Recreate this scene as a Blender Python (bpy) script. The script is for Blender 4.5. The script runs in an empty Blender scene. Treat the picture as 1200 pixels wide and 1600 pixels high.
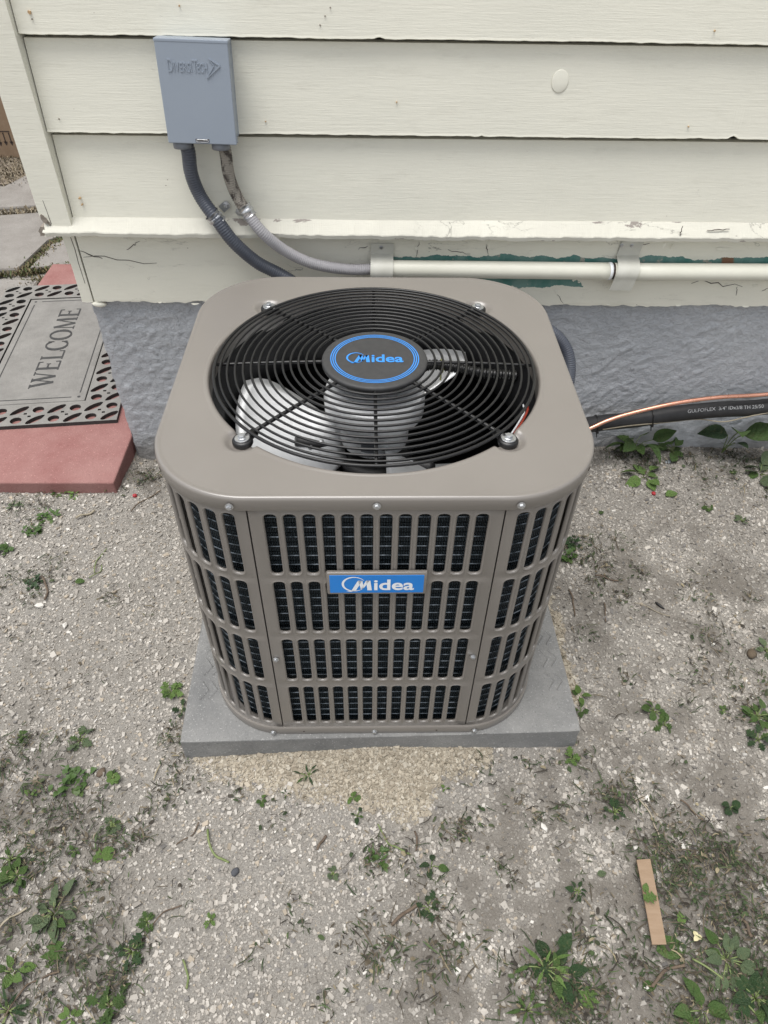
import bpy, bmesh, math, random
import numpy as np
from mathutils import Vector, Matrix
from mathutils.geometry import delaunay_2d_cdt

random.seed(7); rng = np.random.default_rng(11)
sc = bpy.context.scene
COL = sc.collection
PI = math.pi; R = math.radians

# ------------------------------------------------------------------ camera
cd = bpy.data.cameras.new('camera'); cam = bpy.data.objects.new('camera', cd); COL.objects.link(cam)
cd.sensor_fit = 'VERTICAL'; cd.sensor_height = 36.0; cd.lens = 1095.84 / 1600 * 36.0
cd.clip_start = 0.02; cd.clip_end = 500
_r = Vector((0.9997529, -0.01663207, 0.01474803)); _f = Vector((0.02220489, 0.7162997, -0.69743938))
_r.normalize(); _f.normalize(); _u = _r.cross(_f)
cam.matrix_world = Matrix(((_r.x, _u.x, -_f.x, 0.0), (_r.y, _u.y, -_f.y, -1.44062), (_r.z, _u.z, -_f.z, 1.17409), (0, 0, 0, 1)))
sc.camera = cam
sc.render.resolution_x = 768; sc.render.resolution_y = 1024

# ------------------------------------------------------------------ sky, sun, exposure (bright overcast)
SUN_EL, SUN_AZ = R(78), R(235)          # azimuth clockwise from +Y: behind the viewer, to the left
wd = bpy.data.worlds.new('World'); sc.world = wd; wd.use_nodes = True
nt = wd.node_tree; nt.nodes.clear()
sky = nt.nodes.new('ShaderNodeTexSky'); sky.sky_type = 'NISHITA'; sky.sun_disc = False
sky.sun_elevation = SUN_EL; sky.sun_rotation = SUN_AZ; sky.dust_density = 2.0; sky.air_density = 1.0; sky.ozone_density = 1.0
hs = nt.nodes.new('ShaderNodeHueSaturation'); hs.inputs['Saturation'].default_value = 0.22   # cloud veil greys the sky evenly
bg = nt.nodes.new('ShaderNodeBackground'); bg.inputs['Strength'].default_value = 0.085
ow = nt.nodes.new('ShaderNodeOutputWorld')
nt.links.new(sky.outputs[0], hs.inputs['Color']); nt.links.new(hs.outputs[0], bg.inputs[0]); nt.links.new(bg.outputs[0], ow.inputs[0])
sl = bpy.data.lights.new('sun', 'SUN'); sl.energy = 1.5; sl.angle = R(42); sl.color = (1.0, 0.975, 0.94)
sun = bpy.data.objects.new('sun', sl); COL.objects.link(sun)
_d = Vector((math.sin(SUN_AZ) * math.cos(SUN_EL), math.cos(SUN_AZ) * math.cos(SUN_EL), math.sin(SUN_EL)))
sun.rotation_euler = _d.to_track_quat('Z', 'Y').to_euler(); sun.location = _d * 20
sc.view_settings.view_transform = 'Standard'; sc.view_settings.look = 'None'
sc.view_settings.exposure = 1.22; sc.view_settings.gamma = 1.0; sc.view_settings.use_curve_mapping = False
sc.render.engine = 'CYCLES'
sc.cycles.max_bounces = 6; sc.cycles.diffuse_bounces = 3

# ------------------------------------------------------------------ helpers
def mesh(name, v, f, m=None, smooth=False):
    me = bpy.data.meshes.new(name)
    me.from_pydata([tuple(p) for p in v], [], [tuple(q) for q in f])
    if m: me.materials.append(m)
    if smooth: me.shade_smooth()
    return me
def add(name, me, parent=None, loc=None, rot=None, scale=None):
    o = bpy.data.objects.new(name, me); COL.objects.link(o)
    if parent: o.parent = parent
    if loc: o.location = loc
    if rot: o.rotation_euler = rot
    if scale: o.scale = scale if hasattr(scale, '__len__') else (scale,) * 3
    return o
def obj(name, vf, m, parent=None, smooth=False, **k):
    return add(name, mesh(name, vf[0], vf[1], m, smooth), parent, **k)
def empty(name, loc=(0, 0, 0), rz=0.0):
    o = bpy.data.objects.new(name, None); COL.objects.link(o); o.location = loc; o.rotation_euler = (0, 0, rz)
    o.empty_display_size = 0.05
    return o
def tag(o, label, cat, group=None):
    o['label'] = label; o['category'] = cat
    if group: o['group'] = group
    return o
def kind(o, k): o['kind'] = k; return o
def join(*vfs):
    V, F = [], []
    for v, f in vfs:
        n = len(V); V += [tuple(p) for p in v]; F += [tuple(i + n for i in q) for q in f]
    return V, F
def box(x0, x1, y0, y1, z0, z1, bev=0.0, seg=2):
    if bev <= 0:
        v = [(x0, y0, z0), (x1, y0, z0), (x1, y1, z0), (x0, y1, z0), (x0, y0, z1), (x1, y0, z1), (x1, y1, z1), (x0, y1, z1)]
        return v, [(3, 2, 1, 0), (4, 5, 6, 7), (0, 1, 5, 4), (1, 2, 6, 5), (2, 3, 7, 6), (3, 0, 4, 7)]
    bm = bmesh.new(); bmesh.ops.create_cube(bm, size=1)
    for w in bm.verts: w.co = ((x0 + x1) / 2 + w.co.x * (x1 - x0), (y0 + y1) / 2 + w.co.y * (y1 - y0), (z0 + z1) / 2 + w.co.z * (z1 - z0))
    bmesh.ops.bevel(bm, geom=bm.edges[:], offset=bev, segments=seg, profile=0.5, affect='EDGES')
    bm.verts.index_update()
    r = [tuple(w.co) for w in bm.verts], [tuple(w.index for w in q.verts) for q in bm.faces]
    bm.free(); return r
def spline(pts, n):
    p = np.array(pts, float); P = np.vstack([2 * p[0] - p[1], p, 2 * p[-1] - p[-2]]); out = []
    for i in range(1, len(P) - 2):
        for t in np.linspace(0, 1, n, endpoint=False):
            a, b, c, d = P[i - 1], P[i], P[i + 1], P[i + 2]
            out.append(0.5 * (2 * b + (c - a) * t + (2 * a - 5 * b + 4 * c - d) * t * t + (3 * b - a - 3 * c + d) * t ** 3))
    out.append(p[-1]); return np.array(out)
def resample(path, step):
    seg = np.linalg.norm(np.diff(path, axis=0), axis=1); s = np.r_[0, np.cumsum(seg)]
    n = max(2, int(s[-1] / step)); t = np.linspace(0, s[-1], n)
    return np.stack([np.interp(t, s, path[:, k]) for k in range(3)], 1)
def frames(path):
    T = np.gradient(path, axis=0); T /= np.linalg.norm(T, axis=1)[:, None]
    N = np.zeros_like(T); a = np.array([0, 0, 1.0]) if abs(T[0][2]) < .9 else np.array([1.0, 0, 0])
    n = a - T[0] * (a @ T[0]); N[0] = n / np.linalg.norm(n)
    for i in range(1, len(T)):
        n = N[i - 1] - T[i] * (N[i - 1] @ T[i]); N[i] = n / np.linalg.norm(n)
    return T, N, np.cross(T, N)
def tube(path, rad, n=12, caps=True, closed=False):
    path = np.asarray(path, float); T, N, B = frames(path)
    rad = np.broadcast_to(rad, len(path)); V = []; F = []
    for i in range(len(path)):
        for k in range(n):
            a = 2 * PI * k / n; V.append(tuple(path[i] + rad[i] * (math.cos(a) * N[i] + math.sin(a) * B[i])))
    m = len(path)
    for i in range(m if closed else m - 1):
        j = (i + 1) % m
        for k in range(n): F.append((i * n + k, i * n + (k + 1) % n, j * n + (k + 1) % n, j * n + k))
    if caps and not closed: F += [tuple(range(n))[::-1], tuple((m - 1) * n + k for k in range(n))]
    return V, F
def torus(rad, z, w, n=72, m=6):
    V = []; F = []
    for i in range(n):
        a = 2 * PI * i / n
        for k in range(m):
            b = 2 * PI * k / m; q = rad + w * math.cos(b); V.append((q * math.cos(a), q * math.sin(a), z + w * math.sin(b)))
    for i in range(n):
        for k in range(m): F.append((i * m + k, ((i + 1) % n) * m + k, ((i + 1) % n) * m + (k + 1) % m, i * m + (k + 1) % m))
    return V, F
def lathe(prof, n=24, cap0=True, cap1=True):
    V = []; F = []
    for (q, z) in prof:
        for k in range(n): V.append((q * math.cos(2 * PI * k / n), q * math.sin(2 * PI * k / n), z))
    for i in range(len(prof) - 1):
        for k in range(n): F.append((i * n + k, i * n + (k + 1) % n, (i + 1) * n + (k + 1) % n, (i + 1) * n + k))
    if cap0: F.append(tuple(range(n))[::-1])
    if cap1: F.append(tuple((len(prof) - 1) * n + k for k in range(n)))
    return V, F
def xf(vf, M): return [tuple(M @ Vector(p)) for p in vf[0]], vf[1]
def prism(poly, y0, y1):      # polygon in (x, z), extruded along y
    n = len(poly); V = [(x, y0, z) for x, z in poly] + [(x, y1, z) for x, z in poly]
    F = [tuple(range(n)), tuple(range(2 * n - 1, n - 1, -1))] + [(i, i + n, (i + 1) % n + n, (i + 1) % n) for i in range(n)]
    return V, F
def grid(xs, zs, fn):         # fn(X, Z) -> (n, 3) points
    X, Z = np.meshgrid(xs, zs); P = fn(X.ravel(), Z.ravel()); nx = len(xs)
    i = np.arange(len(zs) - 1)[:, None] * nx + np.arange(nx - 1)[None]; i = i.ravel()
    return P, np.stack([i, i + 1, i + 1 + nx, i + nx], 1)
def npmesh(name, P, Q, m, smooth=False, col=None):
    me = bpy.data.meshes.new(name); P = np.asarray(P, np.float32); Q = np.asarray(Q, np.int32); k = Q.shape[1]
    me.vertices.add(len(P)); me.vertices.foreach_set('co', P.ravel())
    me.loops.add(Q.size); me.loops.foreach_set('vertex_index', Q.ravel())
    me.polygons.add(len(Q)); me.polygons.foreach_set('loop_start', np.arange(0, Q.size, k, dtype=np.int32))
    me.update(calc_edges=True)
    if m: me.materials.append(m)
    if col is not None:
        a = me.color_attributes.new('tint', 'FLOAT_COLOR', 'POINT'); c = np.ones((len(P), 4), np.float32); c[:, :col.shape[1]] = col
        a.data.foreach_set('color', c.ravel())
    if smooth: me.shade_smooth()
    else: me.shade_flat()
    return me
def _h(i, j, s):
    n = (i * 374761393 + j * 668265263 + s * 974634777) & 0xffffffff
    n = ((n ^ (n >> 13)) * 1274126177) & 0xffffffff
    return ((n ^ (n >> 16)) & 0xffff) / 65535.0
def vn(x, y, s=0):            # value noise -1..1
    x = np.asarray(x, float); y = np.asarray(y, float); i = np.floor(x).astype(np.int64); j = np.floor(y).astype(np.int64)
    u = x - i; v = y - j; u = u * u * (3 - 2 * u); v = v * v * (3 - 2 * v)
    a = _h(i, j, s); b = _h(i + 1, j, s); c = _h(i, j + 1, s); d = _h(i + 1, j + 1, s)
    return 2 * ((a * (1 - u) + b * u) * (1 - v) + (c * (1 - u) + d * u) * v) - 1
def fbm(x, y, o=4, s=0):
    t = 0; a = 1
    for k in range(o): t = t + a * vn(np.asarray(x) * 2 ** k, np.asarray(y) * 2 ** k, s + k); a *= .5
    return t
def text_vf(body, size=1.0, offset=0.0, depth=0.0, shear=0.0, space=1.0):
    c = bpy.data.curves.new('t', 'FONT'); c.body = body; c.size = size; c.offset = offset; c.extrude = depth; c.shear = shear
    c.space_character = space; c.resolution_u = 4; c.align_x = 'LEFT'
    o = bpy.data.objects.new('t', c); COL.objects.link(o)
    dg = bpy.context.evaluated_depsgraph_get(); me = bpy.data.meshes.new_from_object(o.evaluated_get(dg))
    r = [tuple(v.co) for v in me.vertices], [tuple(p.vertices) for p in me.polygons]
    bpy.data.objects.remove(o); bpy.data.curves.remove(c); bpy.data.meshes.remove(me)
    return r
def fit(vf, x0, x1, y0=None, y1=None):
    v = np.array(vf[0]); lo = v.min(0); hi = v.max(0); s = (x1 - x0) / (hi[0] - lo[0])
    v[:, 0] = x0 + (v[:, 0] - lo[0]) * s
    if y1 is None: v[:, 1] = y0 + (v[:, 1] - lo[1]) * s
    else: v[:, 1] = y0 + (v[:, 1] - lo[1]) * (y1 - y0) / (hi[1] - lo[1])
    return [tuple(p) for p in v], vf[1]

# ------------------------------------------------------------------ materials
class N:
    def __init__(s, name):
        s.m = bpy.data.materials.new(name); s.m.use_nodes = True; s.t = s.m.node_tree; s.b = s.t.nodes['Principled BSDF']
        s.tc = s.t.nodes.new('ShaderNodeTexCoord')
    def n(s, ty, **k):
        q = s.t.nodes.new(ty)
        for a, v in k.items(): setattr(q, a, v)
        return q
    def l(s, a, b): s.t.links.new(a, b)
    def set(s, **k):
        for a, v in k.items(): s.b.inputs[a.replace('_', ' ')].default_value = v
    def coord(s, st=(1, 1, 1), rot=(0, 0, 0)):
        mp = s.n('ShaderNodeMapping'); mp.inputs['Scale'].default_value = st; mp.inputs['Rotation'].default_value = rot
        s.l(s.tc.outputs['Object'], mp.inputs[0]); return mp.outputs[0]
    def noise(s, sc=10, det=5, rough=.55, st=(1, 1, 1), rot=(0, 0, 0), dist=0.0):
        q = s.n('ShaderNodeTexNoise'); q.inputs['Scale'].default_value = sc; q.inputs['Detail'].default_value = det
        q.inputs['Roughness'].default_value = rough; q.inputs['Distortion'].default_value = dist
        s.l(s.coord(st, rot), q.inputs['Vector']); return q.outputs[0]
    def vor(s, sc, feat='F1', st=(1, 1, 1)):
        q = s.n('ShaderNodeTexVoronoi'); q.feature = feat; q.inputs['Scale'].default_value = sc; s.l(s.coord(st), q.inputs['Vector']); return q
    def ramp(s, fac, stops):
        q = s.n('ShaderNodeValToRGB'); e = q.color_ramp.elements
        while len(e) < len(stops): e.new(.5)
        for i, (p, c) in enumerate(stops): e[i].position = p; e[i].color = (c, c, c, 1) if not hasattr(c, '__len__') else (*c, 1)
        s.l(fac, q.inputs[0]); return q.outputs[0]
    def mix(s, fac, a, b, mode='MIX'):
        q = s.n('ShaderNodeMix', data_type='RGBA', blend_type=mode)
        for v, i in ((fac, 0), (a, 6), (b, 7)):
            if hasattr(v, 'is_linked'): s.l(v, q.inputs[i])
            elif hasattr(v, '__len__'): q.inputs[i].default_value = (*v, 1)
            else: q.inputs[i].default_value = v
        return q.outputs[2]
    def math(s, op, a, b=0.0, c=0.0):
        q = s.n('ShaderNodeMath', operation=op)
        for i, v in enumerate((a, b, c)):
            if hasattr(v, 'is_linked'): s.l(v, q.inputs[i])
            else: q.inputs[i].default_value = v
        return q.outputs[0]
    def bump(s, h, strength=.3, dist=.002, prev=None):
        q = s.n('ShaderNodeBump'); q.inputs['Strength'].default_value = strength; q.inputs['Distance'].default_value = dist
        s.l(h, q.inputs['Height'])
        if prev: s.l(prev, q.inputs['Normal'])
        s.l(q.outputs[0], s.b.inputs['Normal']); return q.outputs[0]
    def base(s, c): s.l(c, s.b.inputs['Base Color'])
def simple(name, c1, c2=None, sc=30, rough=.5, metal=0.0, bs=0, bst=.3, bd=.001, st=(1, 1, 1), rv=0.0, spec=.5):
    k = N(name); k.set(Roughness=rough, Metallic=metal, Specular_IOR_Level=spec)
    if c2 is None: c2 = tuple(x * .85 for x in c1)
    n = k.noise(sc, 5, .6, st); k.base(k.mix(k.ramp(n, [(.35, 0.), (.65, 1.)]), c1, c2))
    if rv: k.l(k.math('MULTIPLY_ADD', k.noise(sc * 2.3, 4), rv, rough - rv / 2), k.b.inputs['Roughness'])
    if bs: k.bump(k.noise(bs, 4, .6, st), bst, bd)
    return k.m

def siding_mat(name, wear=0.5, teal=False, bare=.0, dim=False):
    k = N(name); k.set(Roughness=.55, Specular_IOR_Level=.35)
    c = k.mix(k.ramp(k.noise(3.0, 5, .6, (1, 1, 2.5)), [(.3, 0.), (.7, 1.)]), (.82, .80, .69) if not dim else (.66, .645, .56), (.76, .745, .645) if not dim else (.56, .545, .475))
    c = k.mix(k.ramp(k.noise(26, 5, .7, (.5, 1, 2)), [(.55, 0.), (.75, .35)]), c, (.60, .58, .49))        # grime
    grain = k.noise(14, 5, .72, (1.2, 1, 26), dist=.4)
    blob = k.noise(42, 5, .65, (.6, 1, 1.2))
    cr = k.ramp(k.math('ABSOLUTE', k.math('SUBTRACT', k.noise(5.5, 6, .6, (1, 1, 3.2), dist=.6), .5)), [(.0, 1.), (.006, 0.)])
    crm = k.math('MULTIPLY', cr, k.ramp(k.noise(4.3, 3), [(.66 - .16 * wear, 0.), (.76 - .16 * wear, .8)]))
    c = k.mix(crm, c, (.10, .095, .085))
    pits = k.ramp(k.vor(38, st=(.8, 1, 1)).outputs['Distance'], [(.025, 1.), (.05, 0.)])
    pm = k.math('MULTIPLY', pits, k.ramp(k.noise(9, 3), [(.56, 0.), (.6, 1.)]))
    c = k.mix(pm, c, (.34, .30, .24))
    if bare > 0:
        bm_ = k.ramp(k.noise(16, 6, .65, (.55, 1, 1.5), dist=.3), [(.72 - bare, 0.), (.735 - bare, 1.)])
        c = k.mix(bm_, c, (.27, .24, .215))
    if teal:
        sp = k.n('ShaderNodeSeparateXYZ'); k.l(k.tc.outputs['Object'], sp.inputs[0])
        z = k.math('ADD', sp.outputs[2], k.math('MULTIPLY_ADD', k.noise(9, 6, .65, (1, 1, .2)), .05, -.025))
        band = k.math('MULTIPLY', k.math('GREATER_THAN', z, .470), k.math('LESS_THAN', z, .5355))
        xr = k.math('ADD', sp.outputs[0], k.math('MULTIPLY_ADD', k.noise(15, 5), .12, -.06))
        band = k.math('MULTIPLY', band, k.math('GREATER_THAN', xr, .04))
        left = k.math('LESS_THAN', k.math('SUBTRACT', z, .0), k.math('MULTIPLY_ADD', xr, .0, .5385))
        low = k.math('MAXIMUM', k.math('GREATER_THAN', z, .498), k.math('MULTIPLY', k.math('GREATER_THAN', xr, .18), k.math('LESS_THAN', k.math('MULTIPLY_ADD', k.noise(7, 5, .7), .35, xr), .62)))
        band = k.math('MULTIPLY', k.math('MULTIPLY', band, left), low)
        tcl = k.mix(k.ramp(k.noise(30, 5, .6, (1, 1, .4)), [(.4, 0.), (.62, 1.)]), (.075, .21, .185), (.17, .29, .26))
        tcl = k.mix(k.ramp(k.noise(24, 5, .7), [(.60, 0.), (.63, 1.)]), tcl, (.36, .35, .30))
        tcl = k.mix(k.ramp(k.noise(11, 4, .6, (1, 1, .3)), [(.66, 0.), (.68, 1.)]), tcl, (.22, .12, .07))
        c = k.mix(band, c, tcl)
    k.base(c)
    h = k.math('ADD', k.math('MULTIPLY', grain, .5), k.math('MULTIPLY', blob, .35))
    h = k.math('SUBTRACT', h, k.math('MULTIPLY', crm, 1.2))
    k.bump(h, .34, .004)
    return k.m
M_side = siding_mat('siding_paint', .05)
M_skirt = siding_mat('skirt_paint', .78, teal=True)
M_corner = siding_mat('corner_paint', .5)
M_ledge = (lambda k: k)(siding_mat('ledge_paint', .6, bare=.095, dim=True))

def stucco():
    k = N('stucco_paint'); k.set(Roughness=.62, Specular_IOR_Level=.4)
    c = k.mix(k.ramp(k.noise(4, 5, .6), [(.3, 0.), (.7, 1.)]), (.40, .418, .445), (.48, .495, .515))
    sp = k.n('ShaderNodeSeparateXYZ'); k.l(k.tc.outputs['Object'], sp.inputs[0])
    z = k.math('ADD', sp.outputs[2], k.math('MULTIPLY_ADD', k.noise(10, 5), .16, -.08))
    c = k.mix(k.ramp(z, [(.0, .6), (.07, 0.)]), c, (.20, .18, .155))       # soil splashed up the foot of the wall
    c = k.mix(k.ramp(k.noise(14, 6, .7), [(.64, 0.), (.70, .55)]), c, (.36, .37, .38))
    k.base(c)
    pl = k.ramp(k.noise(75, 5, .66, (1, 1, 1.7), (0, .6, 0), .5), [(.46, 0.), (.54, 1.)])
    nb = k.bump(pl, .55, .0022); k.bump(k.noise(210, 6, .72), .65, .0026, nb); return k.m
M_stucco = stucco()

def ground_mat():
    k = N('dirt_ground'); k.set(Roughness=.95, Specular_IOR_Level=.2)
    at = k.n('ShaderNodeVertexColor', layer_name='tint'); sp = k.n('ShaderNodeSeparateColor'); k.l(at.outputs[0], sp.inputs[0])
    c = k.mix(k.noise(140, 5, .7), (.165, .153, .136), (.33, .31, .278))
    c = k.mix(k.ramp(k.noise(420, 3, .7), [(.52, 0.), (.62, .8)]), c, (.36, .342, .312))
    c = k.mix(k.ramp(k.noise(300, 4, .7), [(.36, .75), (.46, 0.)]), c, (.13, .118, .102))
    c = k.mix(k.math('MULTIPLY', sp.outputs[0], .75), c, k.mix(k.noise(90, 6, .7), (.07, .06, .047), (.22, .20, .175)))
    c = k.mix(sp.outputs[1], c, k.mix(k.noise(200, 5, .7), (.24, .215, .17), (.36, .325, .265)))
    k.base(c); k.bump(k.noise(320, 6, .7), .8, .004); return k.m
M_ground = ground_mat()
def tint_mat(name, rough=.85, bs=500, bst=.3, spec=.25, sub=False, var=.35):
    k = N(name); k.set(Roughness=rough, Specular_IOR_Level=spec)
    at = k.n('ShaderNodeVertexColor', layer_name='tint')
    k.base(k.mix(k.math('MULTIPLY', k.noise(bs, 4, .65), var), at.outputs[0], k.mix(1.0, at.outputs[0], (.45, .43, .40), 'MULTIPLY')))
    return k.m
M_gravel = tint_mat('crushed_limestone'); M_clip = tint_mat('dry_clippings', .7, 200, .1)

def concrete(name, c1, c2, sc=18, spk=True, bst=.35):
    k = N(name); k.set(Roughness=.85, Specular_IOR_Level=.25)
    c = k.mix(k.ramp(k.noise(sc, 6, .65), [(.3, 0.), (.7, 1.)]), c1, c2)
    if spk:
        c = k.mix(k.ramp(k.noise(260, 3, .7), [(.60, 0.), (.68, .7)]), c, tuple(min(1, x * 1.6) for x in c2))
        c = k.mix(k.ramp(k.noise(300, 3, .7), [(.30, .7), (.38, 0.)]), c, tuple(x * .45 for x in c1))
    k.base(c); k.bump(k.noise(220, 6, .7), bst, .003); return k.m
M_pad = concrete('pad_concrete', (.165, .166, .164), (.275, .272, .262), 9, bst=.75)
M_slab = concrete('slab_concrete', (.18, .165, .15), (.265, .25, .232), 7)
M_red = concrete('red_concrete', (.225, .098, .090), (.30, .165, .150), 7)

M_paint = (lambda: None)
def taupe(name='taupe_paint'):
    k = N(name); k.set(Roughness=.38, Specular_IOR_Level=.95)
    c = k.mix(k.ramp(k.noise(6, 4), [(.3, 0.), (.7, 1.)]), (.182, .166, .149), (.198, .181, .163))
    c = k.mix(k.ramp(k.noise(55, 5, .75), [(.70, 0.), (.76, .5)]), c, (.36, .34, .32))
    k.base(c); k.l(k.math('MULTIPLY_ADD', k.noise(22, 6, .7), -.0 + .20, .22), k.b.inputs['Roughness'])
    k.bump(k.noise(900, 2), .05, .0005); return k.m
M_taupe = taupe()
M_black = simple('black_wire_coat', (.008, .008, .0085), sc=60, rough=.42, rv=.15)
M_cap = simple('black_plastic', (.03, .03, .031), (.04, .04, .04), sc=80, rough=.6, bs=700, bst=.15)
M_dark = simple('interior_black', (.010, .010, .011), sc=20, rough=.55)
M_blue = simple('blue_print', (.03, .22, .62), (.035, .24, .66), sc=20, rough=.35)
M_plate = simple('blue_plate', (.012, .19, .60), (.014, .21, .64), sc=12, rough=.32)
M_print = simple('worn_print', (.42, .43, .43), (.25, .25, .25), sc=150, rough=.6)
M_white = simple('white_print', (.82, .84, .86), (.8, .82, .84), sc=20, rough=.4)
M_zinc = simple('zinc_screw', (.60, .61, .62), (.44, .45, .46), sc=120, rough=.34, metal=.9, rv=.25)
M_alu = simple('blade_metal', (.62, .63, .64), (.54, .55, .56), sc=14, rough=.46, metal=.7, rv=.12)
M_motor = simple('motor_grey', (.74, .75, .76), (.70, .71, .72), sc=18, rough=.35)
M_box = simple('box_grey_paint', (.27, .31, .365), (.285, .325, .38), sc=7, rough=.42, bs=600, bst=.08, bd=.0006)
M_fit = simple('grey_fitting', (.20, .215, .24), (.17, .18, .20), sc=40, rough=.5)
M_whip = simple('dark_conduit_plastic', (.060, .068, .088), (.078, .086, .105), sc=30, rough=.42, rv=.2)
M_strap = simple('strap_paint', (.62, .615, .55), (.55, .545, .48), sc=25, rough=.5, bs=80, bst=.2)
M_pvc = simple('cream_painted_pipe', (.74, .73, .63), (.69, .68, .58), sc=12, rough=.42, bs=60, bst=.12, bd=.001)
M_foam = simple('black_foam', (.013, .013, .014), (.022, .022, .023), sc=40, rough=.6, bs=500, bst=.2)
M_copper = simple('copper_tube', (.80, .42, .30), (.70, .34, .24), sc=60, rough=.3, metal=.9, rv=.2)
M_tie = simple('black_tie', (.01, .01, .01), sc=20, rough=.35)
M_card = simple('cardboard', (.275, .195, .13), (.24, .165, .105), sc=30, rough=.85, bs=200, bst=.2, st=(1, 6, 1))
M_ink = simple('dark_ink', (.045, .03, .025), sc=30, rough=.7)
def weathered():
    k = N('weathered_conduit'); k.set(Roughness=.7)
    sp = k.n('ShaderNodeSeparateXYZ'); k.l(k.tc.outputs['Object'], sp.inputs[0])
    top = k.ramp(sp.outputs[2], [(.632, 0.), (.645, 1.)])
    d = k.ramp(k.noise(48, 6, .7, (1, 1, .6), dist=.8), [(.47, 0.), (.56, 1.)])
    c = k.mix(k.noise(30, 5), (.33, .32, .335), (.41, .40, .41))
    c2 = k.mix(d, (.29, .265, .225), (.055, .045, .038))
    k.base(k.mix(top, c, c2)); k.bump(k.noise(150, 5, .7), .4, .002); return k.m
M_grey = weathered()
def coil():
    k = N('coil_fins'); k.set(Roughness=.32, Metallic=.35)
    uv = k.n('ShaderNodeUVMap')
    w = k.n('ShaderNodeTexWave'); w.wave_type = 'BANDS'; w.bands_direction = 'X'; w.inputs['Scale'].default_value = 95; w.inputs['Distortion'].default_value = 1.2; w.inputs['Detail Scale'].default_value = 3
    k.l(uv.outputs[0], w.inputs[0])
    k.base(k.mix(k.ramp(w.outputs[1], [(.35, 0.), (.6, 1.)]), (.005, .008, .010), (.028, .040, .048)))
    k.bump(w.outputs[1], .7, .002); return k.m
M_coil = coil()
M_tubeline = simple('coil_tube', (.24, .27, .29), (.03, .04, .045), sc=130, rough=.3, metal=.7)
def rubber():
    k = N('mat_rubber_top'); k.set(Roughness=.8, Specular_IOR_Level=.3)
    c = k.mix(k.ramp(k.noise(16, 6, .7), [(.3, 0.), (.7, 1.)]), (.175, .168, .156), (.245, .236, .22))
    c = k.mix(k.ramp(k.noise(120, 5, .7), [(.58, 0.), (.70, .7)]), c, (.17, .165, .155))
    k.base(c); k.bump(k.noise(260, 5, .7), .5, .002); return k.m
M_rub = rubber()
M_rubd = simple('mat_rubber_black', (.025, .025, .025), (.045, .044, .042), sc=60, rough=.7)
M_gold = simple('bare_wood', (.30, .26, .22), (.20, .17, .14), sc=40, rough=.8, bs=90, bst=.5, st=(1, 1, 8))
M_rust = simple('rust_spot', (.42, .24, .11), (.52, .38, .22), sc=90, rough=.8)
M_flake = siding_mat('flake_paint', .2)
def leafm(name, a, b, rough=.5):
    k = N(name); k.set(Roughness=rough, Specular_IOR_Level=.35)
    oi = k.n('ShaderNodeObjectInfo')
    c = k.mix(k.noise(2.5, 5, .7), a, b)
    c = k.mix(k.ramp(k.noise(6, 4, .7), [(.55, 0.), (.72, .7)]), c, (.16, .15, .07))
    c = k.mix(k.math('MULTIPLY', oi.outputs['Random'], .45), c, tuple(x * .55 for x in a))
    k.base(c); k.bump(k.noise(9, 4), .5, .08)
    tr = k.n('ShaderNodeBsdfTranslucent'); k.l(c, tr.inputs[0]); ad = k.n('ShaderNodeMixShader'); ad.inputs[0].default_value = .22
    out = k.t.nodes['Material Output']; k.l(k.b.outputs[0], ad.inputs[1]); k.l(tr.outputs[0], ad.inputs[2]); k.l(ad.outputs[0], out.inputs[0])
    return k.m
M_lf = [leafm('leaf_green', (.060, .115, .030), (.10, .165, .05)), leafm('leaf_bright', (.115, .20, .050), (.17, .27, .08)),
        leafm('leaf_dark', (.030, .065, .026), (.055, .095, .040)), leafm('leaf_greyed', (.10, .15, .075), (.15, .19, .105), .7)]
M_stem = simple('green_stem', (.12, .17, .05), (.17, .20, .08), sc=60, rough=.6)
M_twig = simple('twig_bark', (.13, .095, .065), (.085, .062, .045), sc=90, rough=.85, bs=150, bst=.4)
M_pale = simple('dry_stalk', (.33, .29, .215), (.25, .215, .155), sc=90, rough=.8)

# ================================================================== the setting: ground
TAN = np.array([(-0.310, -0.856), (-0.263, -0.873), (-0.194, -0.892), (-0.116, -0.910), (-0.050, -0.918), (-0.001, -0.927), (0.032, -0.947), (0.063, -0.964), (0.099, -0.932), (0.126, -0.895), (0.163, -0.881), (0.219, -0.861)])
SOIL = [((0.529, -1.188), .20, 1.3), ((0.624, -1.021), .17, 1.1), ((0.459, -0.979), .15, .7), ((0.683, -0.401), .20, .5), ((0.788, -0.545), .20, .6), ((0.516, -0.544), .12, .5), ((0.214, -1.127), .2, .35), ((0.572, -0.794), .15, .4), ((0.884, -0.030), .10, .7), ((0.643, -0.044), .08, .7),
        ((-0.498, -1.092), .17, .65), ((-0.589, -0.915), .10, .6), ((0.258, -1.200), .12, .8), ((0.107, -1.150), .09, .6), ((0.111, -1.213), .08, .6), ((-0.547, -0.143), .07, .5), ((-0.588, -0.070), .06, .7), ((0.414, -0.855), .08, .5), ((0.230, -0.945), .12, .4), ((-0.423, -1.152), .08, .6), ((-0.623, -0.718), .10, .3)]
def soilmask(x, y):
    t = np.zeros_like(x, dtype=float)
    for (c, r, w) in SOIL: t += w * np.exp(-((x - c[0]) ** 2 + (y - c[1]) ** 2) / (r * r))
    return np.clip(t * (.75 + 1.0 * fbm(x * 26, y * 26, 4, 3)) + .16 * fbm(x * 15, y * 15, 4, 8), 0, 1)
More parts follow.
